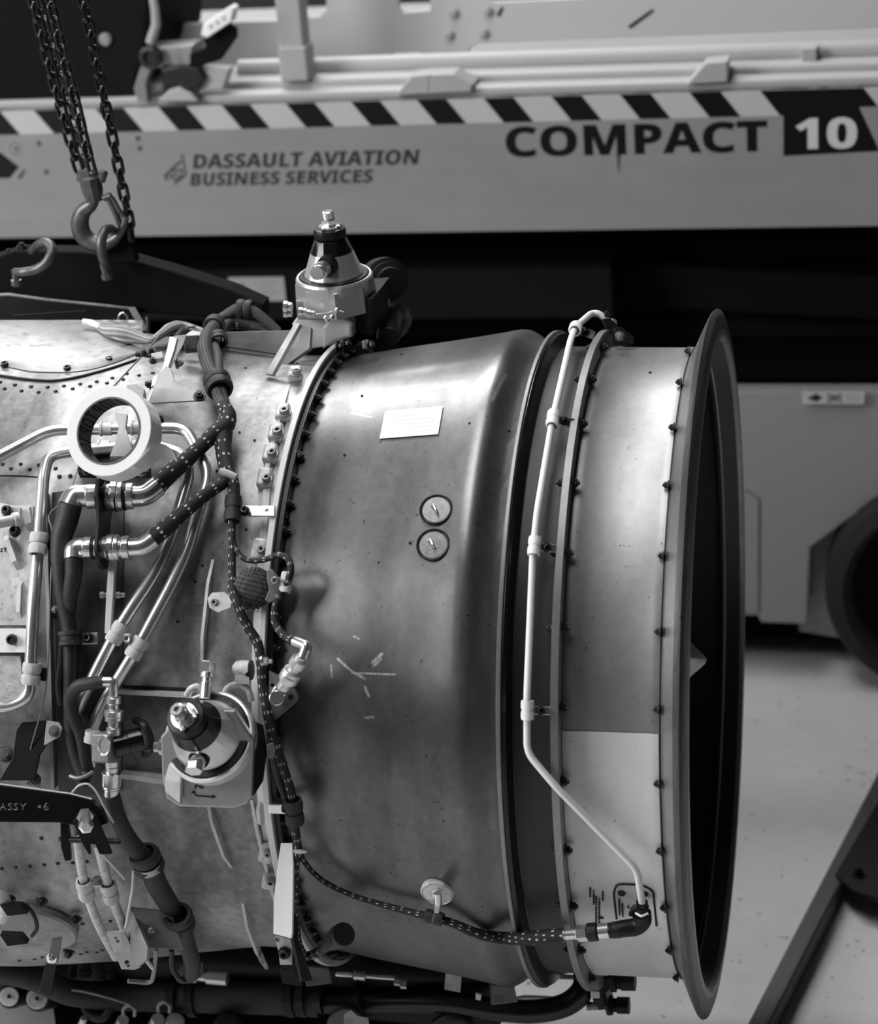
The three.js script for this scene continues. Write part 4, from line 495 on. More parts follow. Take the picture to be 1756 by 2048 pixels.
// --- twin connector block under the tape roll
{ const g = group(eng, 'connector_pair', 'pair of bright threaded connectors through a shaped plate'); const H = 0.05;
  for (const [y, R, x0, x1] of [[993, 1, 158, 273], [1096, 0.88, 152, 264]]) { const t = x => (x - x0) / (x1 - x0);
    part(g, 'connector_body', turned([x0, y, H], [x1, y - 1, H], rings([0, 0.13, 21 * R], [0.14, 0.32, 25 * R], [0.33, 0.42, 23 * R], [0.48, 0.55, 26 * R], [0.56, 0.68, 31 * R], [0.69, 0.77, 30 * R], [0.78, 0.82, 24 * R], [0.83, 0.95, 27 * R], [0.95, 1, 21 * R])), M.steel); for (const [o, w, r] of [[35, 7, 26], [52, 3, 30.5], [74, 4, 31], [88, 7, 28]]) part(g, 'seal_ring', turned([x0 + o * R, y, H], [x0 + (o + w) * R, y, H], rings([0, 1, r * R])), M.black);
    part(g, 'angle_fitting', sweep(bent(y < 1000 ? [[268, y, H], [290, y - 1, H], [316, 972, H]] : [[260, y, H], [284, y - 2, H], [306, 1078, H]], 0.006), 19 * R * K, 18), M.bright);
    part(g, 'elbow', sweep(bent(y < 1000 ? [[178, 991, H], [148, 991, H], [136, 1014, H]] : [[170, y, H], [148, y, H], [148, 1118, H]], 0.006), 20 * R * K, 18), M.bright); }
  const q = on(200, 1040, H); const sh = new THREE.Shape(); const a = 40 * K, b = 33 * K, d = 103 * K; sh.absarc(0, 0, a, -0.3, Math.PI + 0.3, false); sh.quadraticCurveTo(-a * 0.55, -d * 0.5, -b, -d + 4 * K); sh.absarc(0, -d, b, Math.PI, Math.PI * 2, false); sh.quadraticCurveTo(a * 0.55, -d * 0.5, a * 0.95, -a * 0.3);
  const e = new THREE.ExtrudeGeometry(sh, { depth: 0.003, bevelEnabled: true, bevelSize: 0.0006, bevelThickness: 0.0006, bevelSegments: 1, curveSegments: 16 }); const c0 = on(206, 993, H), c1 = on(202, 1096, H); const yy = c0.clone().sub(c1).normalize(), zz = V(1, 0, 0).addScaledVector(yy, -yy.x).normalize(), xx = V().crossVectors(yy, zz); e.applyMatrix4(new THREE.Matrix4().makeBasis(xx, yy, zz).setPosition(c0)); part(g, 'shaped_plate', e, M.dark, 'dark shaped plate');
  cable(g, 'hose', [[141, 1010, H], [134, 1040, H - 0.005], [124, 1070, H - 0.01], [119, 1110, H - 0.015], [121, 1160, H - 0.02], [129, 1210, H - 0.025], [137, 1250, H - 0.028], [140, 1290, 0.022], [140, 1340, 0.022], [139, 1400, 0.022], [141, 1460, 0.022], [152, 1510, 0.024], [172, 1555, 0.03]], [21, 20, 17, 14, 14, 14, 13, 12, 11, 11, 11, 12, 14], M.rubber, 'black hose'); cable(g, 'hose', [[148, 1114, H], [147, 1150, H - 0.006], [141, 1190, H - 0.016], [138, 1230, 0.02], [128, 1280, 0.012], [123, 1330, 0.012], [118, 1370, 0.012], [124, 1410, 0.012]], [16, 15, 12, 9, 8, 7, 7], M.rubber);
  const c = on(140, 1276, 0.024); part(g, 'hose_clamp', turned([139, 1262, 0.024], [141, 1290, 0.024], rings([0, 0.3, 24], [0.32, 0.68, 22], [0.7, 1, 24])), M.rubber); part(g, 'clamp_tab', plate([[166, 1268], [196, 1266], [196, 1287], [166, 1288]], [180, 1277, 0.018], radial(on(180, 1277)), 0.003), M.steel); fastener(g, 'clamp_bolt', SOCKET, [176, 1275, 0.024], M.darkbolt, 8);
  part(g, 'post', plate([[222, 1122], [233, 1122], [230, 1180], [224, 1265], [214, 1265], [218, 1180]], [224, 1190, 0.03], scr(-0.3, 0, 1), 0.005), M.cast); for (const x of [206, 238]) part(g, 'post_bolt', turned([x - 6, 1190, 0.03], [x + 12, 1190, 0.03], rings([0, 0.5, 7], [0.5, 1, 5]), 8), M.steel); }
// --- steel tubes
const TB = (pts, r, m, f, label) => tube(eng, 'steel_tube', pts, r, m, f, label);
TB([[-60, 942, 0.03], [0, 912, 0.03], [100, 860, 0.03], [230, 858, 0.03], [316, 856, 0.03], [372, 857, 0.03], [398, 905, 0.028], [417, 950, 0.026], [405, 995, 0.026], [373, 1105, 0.024], [340, 1175, 0.024], [280, 1287, 0.028], [213, 1395, 0.02], [186, 1452, 0.018], [182, 1530, 0.014]], 10.5, M.steel, 0.016);
TB([[-60, 1414, 0.035], [22, 1413, 0.035], [58, 1395, 0.035], [66, 1225, 0.035], [88, 946, 0.035], [97, 912, 0.035], [135, 903, 0.033], [230, 895, 0.03], [325, 893, 0.028], [372, 912, 0.026], [378, 950, 0.026], [340, 1080, 0.024], [312, 1143, 0.024], [254, 1230, 0.028], [219, 1290, 0.024], [164, 1398, 0.016], [150, 1430, 0.012]], 11, M.steel, 0.022);
const dc = group(eng, 'twin_tube_clamp', 'pale pair of loop clamps on the slanting tubes'); for (const [x, y, dx, dy] of [[235, 1266, -16, 26], [274, 1296, -16, 26]]) { const c = on(x, y, 0.028); part(dc, 'clamp_loop', loop(c, on(x + dx, y + dy, 0.028).sub(c), 11 * K, 30 * K), M.seal); } fastener(dc, 'clamp_bolt', SOCKET, [256, 1277, 0.034], M.steel, 8);
for (const [x, y] of [[77, 1088], [63, 1347]]) { const g = group(eng, 'tube_clamp', x > 70 ? 'pale loop clamp high on the upright tube' : 'pale loop clamp low on the upright tube'), c = on(x, y, 0.035); part(g, 'clamp_loop', loop(c, on(x - 2, y + 20, 0.035).sub(c), 12 * K, 30 * K), M.seal); part(g, 'clamp_foot', plate([[x + 15, y - 14], [x + 30, y - 10], [x + 30, y + 14], [x + 15, y + 12]], [x + 22, y, 0.024], radial(c), 0.004), M.dark); }
// tee joint seen through the tape roll
{ const g = group(eng, 'tube_tee', 'pale tee joint behind the tape roll'); part(g, 'tee_bracket', plate([[232, 832], [255, 835], [252, 862], [262, 895], [270, 918], [222, 918], [232, 893], [240, 862]], [245, 875, 0.045], scr(0, 0.6, 1), 0.006), M.offwhite); for (const [x, y] of [[212, 858], [274, 856], [208, 894], [272, 893]]) part(g, 'tee_collar', turned([x - 12, y, 0.03], [x + 12, y, 0.03], rings([0, 0.2, 15], [0.2, 1, 13])), M.cast); part(g, 'mount_block', plate([[160, 905], [300, 905], [302, 955], [162, 955]], [230, 930, 0.014], radial(on(230, 930)), 0.01), M.dark, 'dark mounting block'); fastener(g, 'bolt', SOCKET, [284, 943, 0.03], M.dull, 9); fastener(g, 'bolt', SOCKET, [174, 942, 0.03], M.darkbolt, 8); part(g, 'block', plate([[258, 782], [276, 780], [292, 790], [290, 808], [262, 812], [257, 795]], [275, 796, 0.03], scr(0, 0.3, 1), 0.02), M.cast); fastener(g, 'bolt', HEX, [316, 846, 0.03], M.dark, 10, scr(0.4, 0.6, 0.6)); }
// --- fuel tee assembly left of the lower mount
{ const g = group(eng, 'valve_assembly', 'upright valve with bright threaded couplings'), H = 0.05;
  part(g, 'inlet_elbow', sweep(bent([[203, 1364, H], [226, 1363, H], [227, 1388, H]], 0.004), 9 * K, 14), M.bright); part(g, 'upper_coupling', turned([227, 1386, H], [228, 1470, H], rings([0, 0.08, 10], [0.1, 0.25, 15], [0.27, 0.38, 11], [0.42, 0.56, 19], [0.56, 0.66, 18], [0.68, 0.8, 12], [0.82, 1, 15])), M.steel);
  part(g, 'valve_block', rbox(36 * K, 52 * K, 0.03, 0.003).applyMatrix4(new THREE.Matrix4().makeBasis(cR.clone().multiplyScalar(0.94).addScaledVector(cB, 0.34).normalize(), cU, cB.clone().multiplyScalar(0.94).addScaledVector(cR, -0.34).normalize()).setPosition(on(214, 1494, H))), M.dull, 'grey valve block'); { const q = on(209, 1491, H + 0.02), m = lathe([[11 * K, 0], [13 * K, 0.002], [12 * K, 0.003], [10 * K, 0.0005], [1e-5, 0.0005]], 24); const nn = scr(-0.34, 0, 0.94); m.scale(1, 1, 1.45); m.applyMatrix4(frame(q, nn, cU.clone())); part(g, 'port', m, M.steel, 'oval port'); }
  part(g, 'barrel', turned([228, 1492, H], [286, 1478, H - 0.01], rings([0, 0.5, 24], [0.5, 1, 25])), M.blued, 'dark valve barrel'); part(g, 'band', sweep(spline([[270, 1440, H - 0.02], [290, 1452, H], [300, 1475, H], [300, 1498, H], [290, 1510, H - 0.02]], 24), 7 * K, 8), M.black);
  part(g, 'lower_coupling', turned([224, 1520, H], [223, 1592, H], rings([0, 0.16, 14], [0.18, 0.32, 13], [0.34, 0.7, 20], [0.72, 0.78, 18], [0.8, 1, 15])), M.bright); cable(g, 'hose', [[206, 1364, H], [186, 1366, H], [158, 1372, H - 0.005], [141, 1397, 0.035], [146, 1432, 0.032], [160, 1466, 0.03], [169, 1512, 0.03], [176, 1545, 0.03]], [11, 12, 12, 11, 10, 11], M.rubber, 'black hose');
  cable(g, 'lower_hose', [[223, 1590, H], [234, 1630, H], [250, 1665, 0.045], [274, 1700, 0.04], [295, 1722, 0.04], [312, 1765, 0.036], [340, 1812, 0.03], [359, 1840, 0.03], [372, 1882, 0.03], [384, 1922, 0.035], [380, 1945, 0.035], [366, 1950, 0.03]], [15, 15, 17, 20, 20, 18, 17, 16, 17, 19, 17], M.rubber, 'thick black hose'); for (const [x, y, dx, dy] of [[294, 1722, 14, 30], [358, 1840, 12, 30]]) { const c = on(x, y, 0.038); part(g, 'hose_clamp', loop(c, on(x + dx, y + dy, 0.036).sub(c), 20 * K, 34 * K), M.rubber); } part(g, 'clamp_band', turned([297, 1728, 0.04], [301, 1738, 0.04], rings([0, 1, 27])), M.seal); part(g, 'hanger_loop', sweep(spline([[343, 1900, 0.03], [346, 1940, 0.04], [370, 1962, 0.045], [398, 1950, 0.035], [402, 1920, 0.03]], 24), 5 * K, 8), M.dark); part(g, 'pipe_clamp', turned([186, 1462, 0.03], [183, 1484, 0.03], rings([0, 0.4, 16], [0.5, 1, 17])), M.seal); part(g, 'sleeve_clamp', turned([160, 1552, 0.04], [180, 1560, 0.04], [[0, 16], [0.5, 20], [1, 18]], 20), M.dark); part(g, 'tie_ring', sweep(spline([[140, 1552, 0.05], [155, 1556, 0.055], [172, 1552, 0.055], [186, 1543, 0.05]], 14), 3.5 * K, 8), M.dull); }
// --- recess, dome nut and arched lugs round the lower mount
{ const g = group(eng, 'mount_recess', 'shallow stained recess with pale rim beside the lower mount'); part(g, 'recess_floor', sheet([[245, 1388], [350, 1390], [350, 1548], [248, 1538]], 0.001, 0.004, 8, 10), M.recess); part(g, 'recess_rim', ridge([243, 1381], [390, 1388], 0.005, 0.012, false), M.cast); part(g, 'recess_rim', ridge([247, 1543], [335, 1555], 0.006, 0.012, false), M.cast); part(g, 'painted_shadow', ridge([248, 1374], [372, 1380], 0.005, 0.001, false), M.ink);  // the thin black strip above the rim is a painted shadow line
  part(g, 'dome_nut', turned([500, 1338, 0.03], [466, 1338, 0.03], [[0, 17], [0.5, 18], [0.8, 16], [1, 8]], 24), M.cast); part(g, 'dome_seat', turned([496, 1340, 0.028], [504, 1340, 0.028], [[0, 20], [1, 20]], 24), M.black); part(g, 'arched_lug', sweep(spline([[446, 1392, 0.03], [458, 1374, 0.034], [478, 1369, 0.034], [496, 1380, 0.032], [503, 1402, 0.03]], 24), 6 * K, 8), M.cast); part(g, 'arched_lug', sweep(spline([[372, 1390, 0.03], [382, 1376, 0.034], [396, 1372, 0.034], [406, 1382, 0.032]], 20), 5 * K, 8), M.cast); part(g, 'lug_block', plate([[472, 1352], [498, 1350], [500, 1368], [474, 1368]], [486, 1360, 0.03], scr(0, 0.1, 1), 0.008), M.cast); }
// --- triangular bracket holding the harness grommet
{ const g = group(eng, 'harness_bracket', 'white triangular bracket under the harness'), n = radial(on(345, 775)); part(g, 'gusset', plate([[334, 735], [342, 740], [350, 762], [364, 778], [391, 790], [410, 802], [298, 808], [318, 752]], [345, 780, 0.03], scr(-0.1, 0.35, 1), 0.003), M.cast); part(g, 'upright', plate([[343, 676], [356, 680], [350, 704], [337, 742], [300, 808], [296, 806], [330, 735]], [335, 740, 0.032], scr(-0.3, 0.3, 1), 0.004), M.white); part(g, 'foot', plate([[345, 676], [372, 672], [366, 690], [340, 738], [336, 735]], [352, 700, 0.026], scr(0.2, 0.4, 1), 0.003), M.cast); fastener(g, 'bolt', HEX, [399, 793, 0.035], M.darkbolt, 9, scr(0, 0.6, 0.8)); fastener(g, 'bolt', HEX, [353, 727, 0.03], M.dull, 8, scr(1, 0.1, 0.2)); part(g, 'box', plate([[305, 715], [326, 711], [328, 722], [310, 726]], [316, 718, 0.03], scr(0, 0.4, 1), 0.01), M.cast); part(g, 'clip', plate([[310, 758], [322, 752], [320, 770], [306, 776]], [314, 765, 0.03], scr(-0.2, 0.3, 1), 0.006), M.white); fastener(g, 'bolt', HEX, [302, 770, 0.028], M.darkbolt, 7, scr(-1, 0.1, 0.3)); part(g, 'cross_rod', turned([272, 708, 0.03], [312, 714, 0.03], rings([0, 0.2, 6], [0.2, 1, 4])), M.darkbolt); for (const [x, y] of [[288, 706], [303, 702], [306, 722]]) fastener(g, 'bolt', HEX, [x, y, 0.033], M.darkbolt, 6, scr(0, 0.6, 0.8)); }
// --- domed cover, strips and panels of the core casing
{ const g = group(eng, 'domed_cover', 'smooth domed cover with a dark seam and three bolts');
  const nu = 40, nv = 20, pos = [], idx = [], uv = []; const lo1 = x => 722 + 22 * Math.cos((x - 120) / 190 * 1.25) - (x > 120 ? (x - 120) ** 2 / 900 : 0);
  for (let j = 0; j <= nv; j++) for (let i = 0; i <= nu; i++) { const u = i / nu, v = j / nv, x = -60 + 345 * u, yb = x > 60 ? lo1(x) : lo1(60) - (60 - x) * 0.2, y = yb - v * Math.max(8, yb - 640), e = Math.min(1, v * 4, (1 - u) * 4), q = on(x, y, 0.001 + 0.004 * Math.sin(Math.min(1, e) * Math.PI / 2)); pos.push(q.x, q.y, q.z); uv.push(u, v); }
  for (let j = 0; j < nv; j++) for (let i = 0; i < nu; i++) { const a = j * (nu + 1) + i; idx.push(a, a + 1, a + nu + 1, a + 1, a + nu + 2, a + nu + 1); }
  const s = new THREE.BufferGeometry(); s.setAttribute('position', new THREE.Float32BufferAttribute(pos, 3)); s.setAttribute('uv', new THREE.Float32BufferAttribute(uv, 2)); s.setIndex(idx); s.computeVertexNormals(); part(g, 'dome', s, M.alu);
  part(g, 'seam', sweep(spline([[-60, 706, 0.002], [0, 716, 0.002], [60, 725, 0.002], [110, 729, 0.002], [160, 722, 0.002], [215, 706, 0.002], [265, 688, 0.002]], 50), 3.6 * K, 8), M.dark); part(g, 'seam', sweep(spline([[-60, 744, 0], [0, 752, 0], [60, 760, 0], [110, 762, 0], [160, 754, 0], [220, 738, 0], [275, 720, 0]], 50), 4 * K, 8), M.dark); for (const [x, y] of [[10, 731], [135, 739], [218, 721]]) fastener(g, 'bolt', STAR, [x, y, 0.001], M.darkbolt, 8); }
{ const g = group(eng, 'rivet_rows', 'rows of small dark rivets'); const Z = (x, y, x0, y0, s) => [x0 + x / s, y0 + y / s];
  for (const [x, y] of [[0, 940], [130, 965], [272, 980], [418, 985], [560, 975], [703, 958], [848, 937], [985, 905], [1112, 868], [1220, 882], [1340, 862], [40, 998], [188, 1018], [337, 1030], [488, 1022], [637, 1000], [790, 978], [938, 950], [1080, 918], [1290, 945], [20, 1660], [180, 1660], [95, 1700], [260, 1705], [340, 1668], [487, 1700]]) fastener(g, 'rivet', RIVET, [...Z(x, y, 0, 550, 4.39), 0], M.darkbolt, 4.6);
  for (const [x, y] of [[520, 232], [615, 228], [845, 1140], [840, 1330], [905, 1425], [825, 1510], [815, 1700]]) fastener(g, 'rivet', RIVET, [...Z(x, y, 0, 900, 4.39), 0.001], M.darkbolt, 4.8); fastener(g, 'rivet', HEX, [112, 1220, 0.003], M.dull, 8);
  for (const [x, y] of [[10, 535], [120, 525], [230, 517], [343, 505], [450, 495], [565, 490], [675, 480], [150, 1250], [270, 1240], [330, 1225], [510, 1215], [555, 1200], [510, 1170], [630, 1200], [675, 1185], [755, 1187], [795, 1172], [860, 945], [645, 965], [322, 298]]) fastener(g, 'rivet', RIVET, [...Z(x, y, 0, 1600, 3.9), 0], M.darkbolt, 4.6); }
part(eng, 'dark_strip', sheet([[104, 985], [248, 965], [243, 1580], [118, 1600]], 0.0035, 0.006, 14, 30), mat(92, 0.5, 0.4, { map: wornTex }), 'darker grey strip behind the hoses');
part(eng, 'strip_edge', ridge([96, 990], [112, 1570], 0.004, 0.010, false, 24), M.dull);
part(eng, 'panel_seam', sweep(spline([[-40, 951, 0], [40, 952, 0], [80, 955, 0]], 12), 1.6 * K, 6), M.ink);
{ const g = group(eng, 'side_panel', 'pale raised panel at the edge of the picture'); part(g, 'panel', sheet([[-80, 1011], [66, 1011], [62, 1250], [-80, 1250]], 0.006, 0.008, 8, 12), M.cast); part(g, 'panel_rib', ridge([14, 1066], [46, 1150], 0.006, 0.014), M.cast); part(g, 'panel_rib', ridge([46, 1152], [42, 1250], 0.005, 0.010), M.cast); part(g, 'panel_rim', ridge([58, 1014], [68, 1070], 0.008, 0.014), M.cast);
  part(g, 'stub_pipe', turned([-40, 1054, 0.05], [38, 1038, 0.03], rings([0, 0.85, 11], [0.85, 1, 15])), M.cast); part(g, 'stub_flange', plate([[4, 1010], [44, 1020], [42, 1066], [30, 1078], [20, 1074], [6, 1035]], [26, 1045, 0.016], radial(on(26, 1045)), 0.006), M.cast); for (const [x, y] of [[14, 1022], [30, 1063]]) fastener(g, 'bolt', SOCKET, [x, y, 0.026], M.darkbolt, 9);
  part(g, 'block', sheet([[-80, 1257], [53, 1257], [53, 1305], [-80, 1305]], 0.012, 0.014, 6, 4), M.white, 'white block with a star bolt'); fastener(g, 'star_bolt', STAR, [24, 1279, 0.013], M.darkbolt, 11); part(g, 'panel', sheet([[-80, 1312], [40, 1312], [50, 1400], [-80, 1400]], 0.004, 0.006, 6, 6), M.cast);
  for (const pts of [[[1, 1098], [4, 1096], [2, 1099], [4, 1102], [0, 1103]], [[7, 1096], [13, 1096]], [[10, 1096], [10, 1103]]]) part(g, 'ink_mark', sweep(pts.map(([x, y]) => on(x, y, 0.0066)), 0.8 * K, 5), M.ink); }
{ const g = group(eng, 'edge_frame', 'pale-edged black frame behind the domed cover'); part(g, 'frame_lip', sweep([[-60, 593], [18, 589], [100, 600], [200, 610], [268, 617], [284, 640], [297, 664]].map(([x, y]) => atZ(x, y, -0.2)), 3.4 * K, 8), M.dull); const s = new THREE.Shape([[-60, 594], [18, 591], [268, 620], [294, 664], [292, 720], [-60, 720]].map(([x, y]) => { const q = atZ(x, y, -0.22); return new THREE.Vector2(q.x, q.y); })); const e = new THREE.ExtrudeGeometry(s, { depth: 0.01, bevelEnabled: false }); e.translate(0, 0, -0.235); part(g, 'frame_web', e, M.black); part(g, 'frame_end', plate([[258, 618], [270, 617], [295, 662], [284, 664]], [276, 640, 0, -0.19], scr(0.1, 0.2, 1), 0.006), M.dull); part(g, 'frame_stay', sweep([atZ(26, 631, -0.2), atZ(172, 622, -0.21)], 2.4 * K, 6), M.darkbolt); part(g, 'hook_ring', sweep(spline([[238, 656, 0, -0.17], [237, 634, 0, -0.17], [244, 626, 0, -0.17], [252, 630, 0, -0.17], [258, 650, 0, -0.17]], 20), 2.4 * K, 8), M.bright); part(g, 'pin', turned([297, 670, 0, -0.17], [296, 634, 0, -0.18], rings([0, 0.8, 4], [0.8, 1, 6])), M.darkbolt); }
// earthing braid lying over the top
{ const g = group(eng, 'earth_braid', 'flat woven braid with a white end lying over the top'); cable(g, 'braid', [[196, 650, 0.012], [215, 662, 0.012], [240, 664, 0.016], [262, 668, 0.016], [285, 676, 0.014], [303, 680, 0.014], [320, 670, 0.018], [340, 658, 0.02], [365, 655, 0.02], [392, 660, 0.02], [410, 664, 0.02]], [5, 9, 13, 13, 10, 7, 9, 12, 14, 10, 6], new THREE.MeshStandardMaterial({ map: strapTex, roughness: 0.7 }), null, 80); cable(g, 'braid', [[200, 660, 0.008], [230, 676, 0.008], [270, 684, 0.008], [300, 683, 0.01], [318, 672, 0.012]], 4.5, M.dull); cable(g, 'white_end', [[166, 644, 0.014], [182, 646, 0.014], [200, 653, 0.013]], [7, 7, 5], M.white, 'white tied end'); cable(g, 'lead', [[375, 655, 0.018], [360, 668, 0.02], [352, 680, 0.02]], 8, M.rubber); part(g, 'tab', plate([[368, 676], [385, 665], [402, 668], [398, 676], [372, 684]], [386, 674, 0.024], scr(0, 0.6, 0.8), 0.003), M.cast); part(g, 'pin_block', plate([[370, 680], [398, 678], [396, 704], [372, 706]], [384, 692, 0.02], scr(0, 0.3, 1), 0.012), M.dark); cable(g, 'twig', [[372, 656, 0.024], [395, 654, 0.024], [408, 662, 0.02]], 2.2, M.dull); }
part(eng, 'lock_wire', sweep(spline([[318, 672, 0.02], [290, 705, 0.024], [262, 735, 0.02], [230, 770, 0.03], [200, 806, 0.05]], 30), 1.8 * K, 6), M.dull, 'thin wire down to the tape roll'); part(eng, 'lock_wire', sweep(spline([[160, 915, 0.03], [152, 950, 0.03], [130, 1000, 0.04], [98, 1030, 0.04], [104, 1060, 0.04], [104, 1100, 0.03], [101, 1180, 0.03], [96, 1330, 0.03], [88, 1400, 0.03], [66, 1480, 0.03], [52, 1540, 0.03]], 60), 1.3 * K, 5), M.dull);
// --- plates, bracket arm lugs and tubes at lower left
{ const g = group(eng, 'support_bracket', 'black bent plate with pale bolted lugs'), n = radial(on(70, 1500)); part(g, 'plate', plate([[36, 1460], [46, 1446], [96, 1441], [92, 1490], [80, 1510], [70, 1560], [2, 1560], [28, 1516]], [60, 1500, 0.026], scr(-0.1, 0.1, 1), 0.004), M.black); part(g, 'lug', plate([[95, 1442], [118, 1446], [124, 1456], [120, 1472], [90, 1490]], [106, 1462, 0.024], scr(0, 0.1, 1), 0.003), M.cast); part(g, 'lug', plate([[68, 1545], [76, 1548], [82, 1562], [80, 1576], [52, 1568]], [70, 1562, 0.024], scr(0, 0.1, 1), 0.003), M.cast); for (const [x, y] of [[108, 1462], [71, 1559]]) fastener(g, 'bolt', HEX, [x, y, 0.028], M.dull, 8, toCam(on(x, y))); fastener(g, 'bolt', HEX, [10, 1508, 0.02], M.dull, 13, toCam(on(10, 1508))); }
{ const g = group(eng, 'port_cover', 'round grey port cover with bolted rim'), q = on(76, 1852, 0), F0 = frame(q, radial(q)); const d = lathe([[78 * K, -0.004], [79 * K, 0.004], [75 * K, 0.007], [70 * K, 0.006], [1e-5, 0.008]], 48); d.applyMatrix4(F0); part(g, 'cover', d, M.dull); for (const [x, y] of [[84, 1800], [152, 1836], [20, 1796], [138, 1902]]) fastener(g, 'bolt', HEX, [x, y, 0.007], M.darkbolt, 9); cable(g, 'elbow_pipe', [[-30, 1788, 0.03], [2, 1796, 0.03], [10, 1818, 0.03], [2, 1836, 0.03]], 14, M.cast); for (const y of [1810, 1870]) part(g, 'clamp_block', plate([[6, y - 8], [46, y - 6], [58, y + 8], [20, y + 12]], [32, y, 0.03], scr(0, -0.2, 1), 0.014), M.black); cable(g, 'strap', [[50, 1808, 0.03], [66, 1828, 0.032], [74, 1856, 0.03], [64, 1872, 0.028]], 4, M.black); part(g, 'lever', plate([[106, 1876], [124, 1874], [116, 1920], [98, 1918]], [110, 1898, 0.03], scr(0, -0.2, 1), 0.006), M.dull); fastener(g, 'bolt', HEX, [104, 1916, 0.04], M.bright, 8, scr(-0.3, -0.3, 1)); part(g, 'lever', plate([[93, 1928], [112, 1930], [104, 1984], [82, 1978]], [98, 1955, 0.05], scr(0, -0.2, 1), 0.008), M.dark); }
TB([[154, 1640, 0.045], [157, 1700, 0.045], [170, 1778, 0.04], [197, 1851, 0.035], [232, 1915, 0.03]], 8.5, M.cast, 0.03); TB([[196, 1690, 0.045], [202, 1712, 0.045], [219, 1782, 0.04], [248, 1856, 0.035], [262, 1890, 0.03]], 9, M.cast, 0.03);
{ const g = group(eng, 'lower_tube_clamp', 'pale pair of loop clamps on the lower tubes'); for (const [x, y, dx] of [[171, 1778, 6], [219, 1783, 6]]) { const c = on(x, y, 0.04); part(g, 'clamp_loop', loop(c, on(x + dx, y + 26, 0.039).sub(c), 11 * K, 36 * K), M.seal); } fastener(g, 'clamp_bolt', HEX, [195, 1762, 0.044], M.bright, 8, scr(0, 0.4, 1)); }
{ const g = group(eng, 'lower_bracket', 'grey folded sheet bracket with holes'); part(g, 'back_sheet', plate([[266, 1815], [338, 1822], [345, 1832], [367, 1898], [300, 1894], [276, 1860]], [318, 1856, 0.05], scr(0.12, 0, 1), 0.003, [[303, 1862, 4]]), M.dull); part(g, 'fold', plate([[249, 1861], [266, 1815], [300, 1894], [298, 1918], [280, 1932]], [274, 1875, 0.058], scr(-0.75, -0.1, 0.6), 0.003), M.dull); part(g, 'front_sheet', plate([[214, 1864], [249, 1861], [280, 1932], [270, 1936], [244, 1935]], [246, 1900, 0.062], scr(0.1, -0.3, 1), 0.003, [[232, 1873, 2.6], [236, 1879, 4], [254, 1922, 5], [257, 1929, 3]]), M.cast); part(g, 'stay', sweep(bent([[267, 1740, 0.045], [266, 1775, 0.05], [252, 1855, 0.058]], 0.01), 3 * K, 8), M.seal); part(g, 'stay', sweep(bent([[197, 1684, 0.05], [199, 1700, 0.05], [250, 1757, 0.045]], 0.01), 3.4 * K, 8), M.seal); part(g, 'hook_strip', sweep(bent([[313, 1898, 0.05], [308, 1945, 0.05], [303, 1966, 0.05], [256, 1962, 0.05]], 0.012), 4.5 * K, 8), M.dull); fastener(g, 'bolt', HEX, [302, 1861, 0.055], M.bright, 6, scr(-0.3, 0, 1)); cable(g, 'cotter', [[288, 1906, 0.06], [292, 1918, 0.06], [305, 1936, 0.05]], 4, M.cast); }
{ // U-channel standing at the flange
  const g = group(eng, 'channel_guard', 'bright upright channel guard at the flange'); part(g, 'channel', plate([[565, 1687], [586, 1687], [588, 1730], [586, 1866], [584, 1875], [558, 1868], [550, 1866], [551, 1800], [560, 1720]], [570, 1780, 0.055], scr(-0.25, 0.1, 1), 0.004), M.white); part(g, 'channel_side', plate([[586, 1690], [592, 1760], [590, 1875], [620, 1960], [600, 1962], [582, 1880]], [592, 1830, 0.045], scr(0.9, 0, 0.42), 0.003), M.black); part(g, 'end_plate', plate([[552, 1868], [585, 1878], [584, 1926], [562, 1926], [560, 1905]], [570, 1900, 0.058], scr(-0.1, -0.2, 1), 0.004, [[556, 1876, 5]]), M.cast); fastener(g, 'bolt', SOCKET, [569, 1906, 0.064], M.darkbolt, 10, scr(-0.1, -0.2, 1)); part(g, 'foot', plate([[564, 1926], [590, 1924], [606, 1958], [568, 1952]], [585, 1940, 0.05], scr(0, -0.2, 1), 0.02), M.black); }
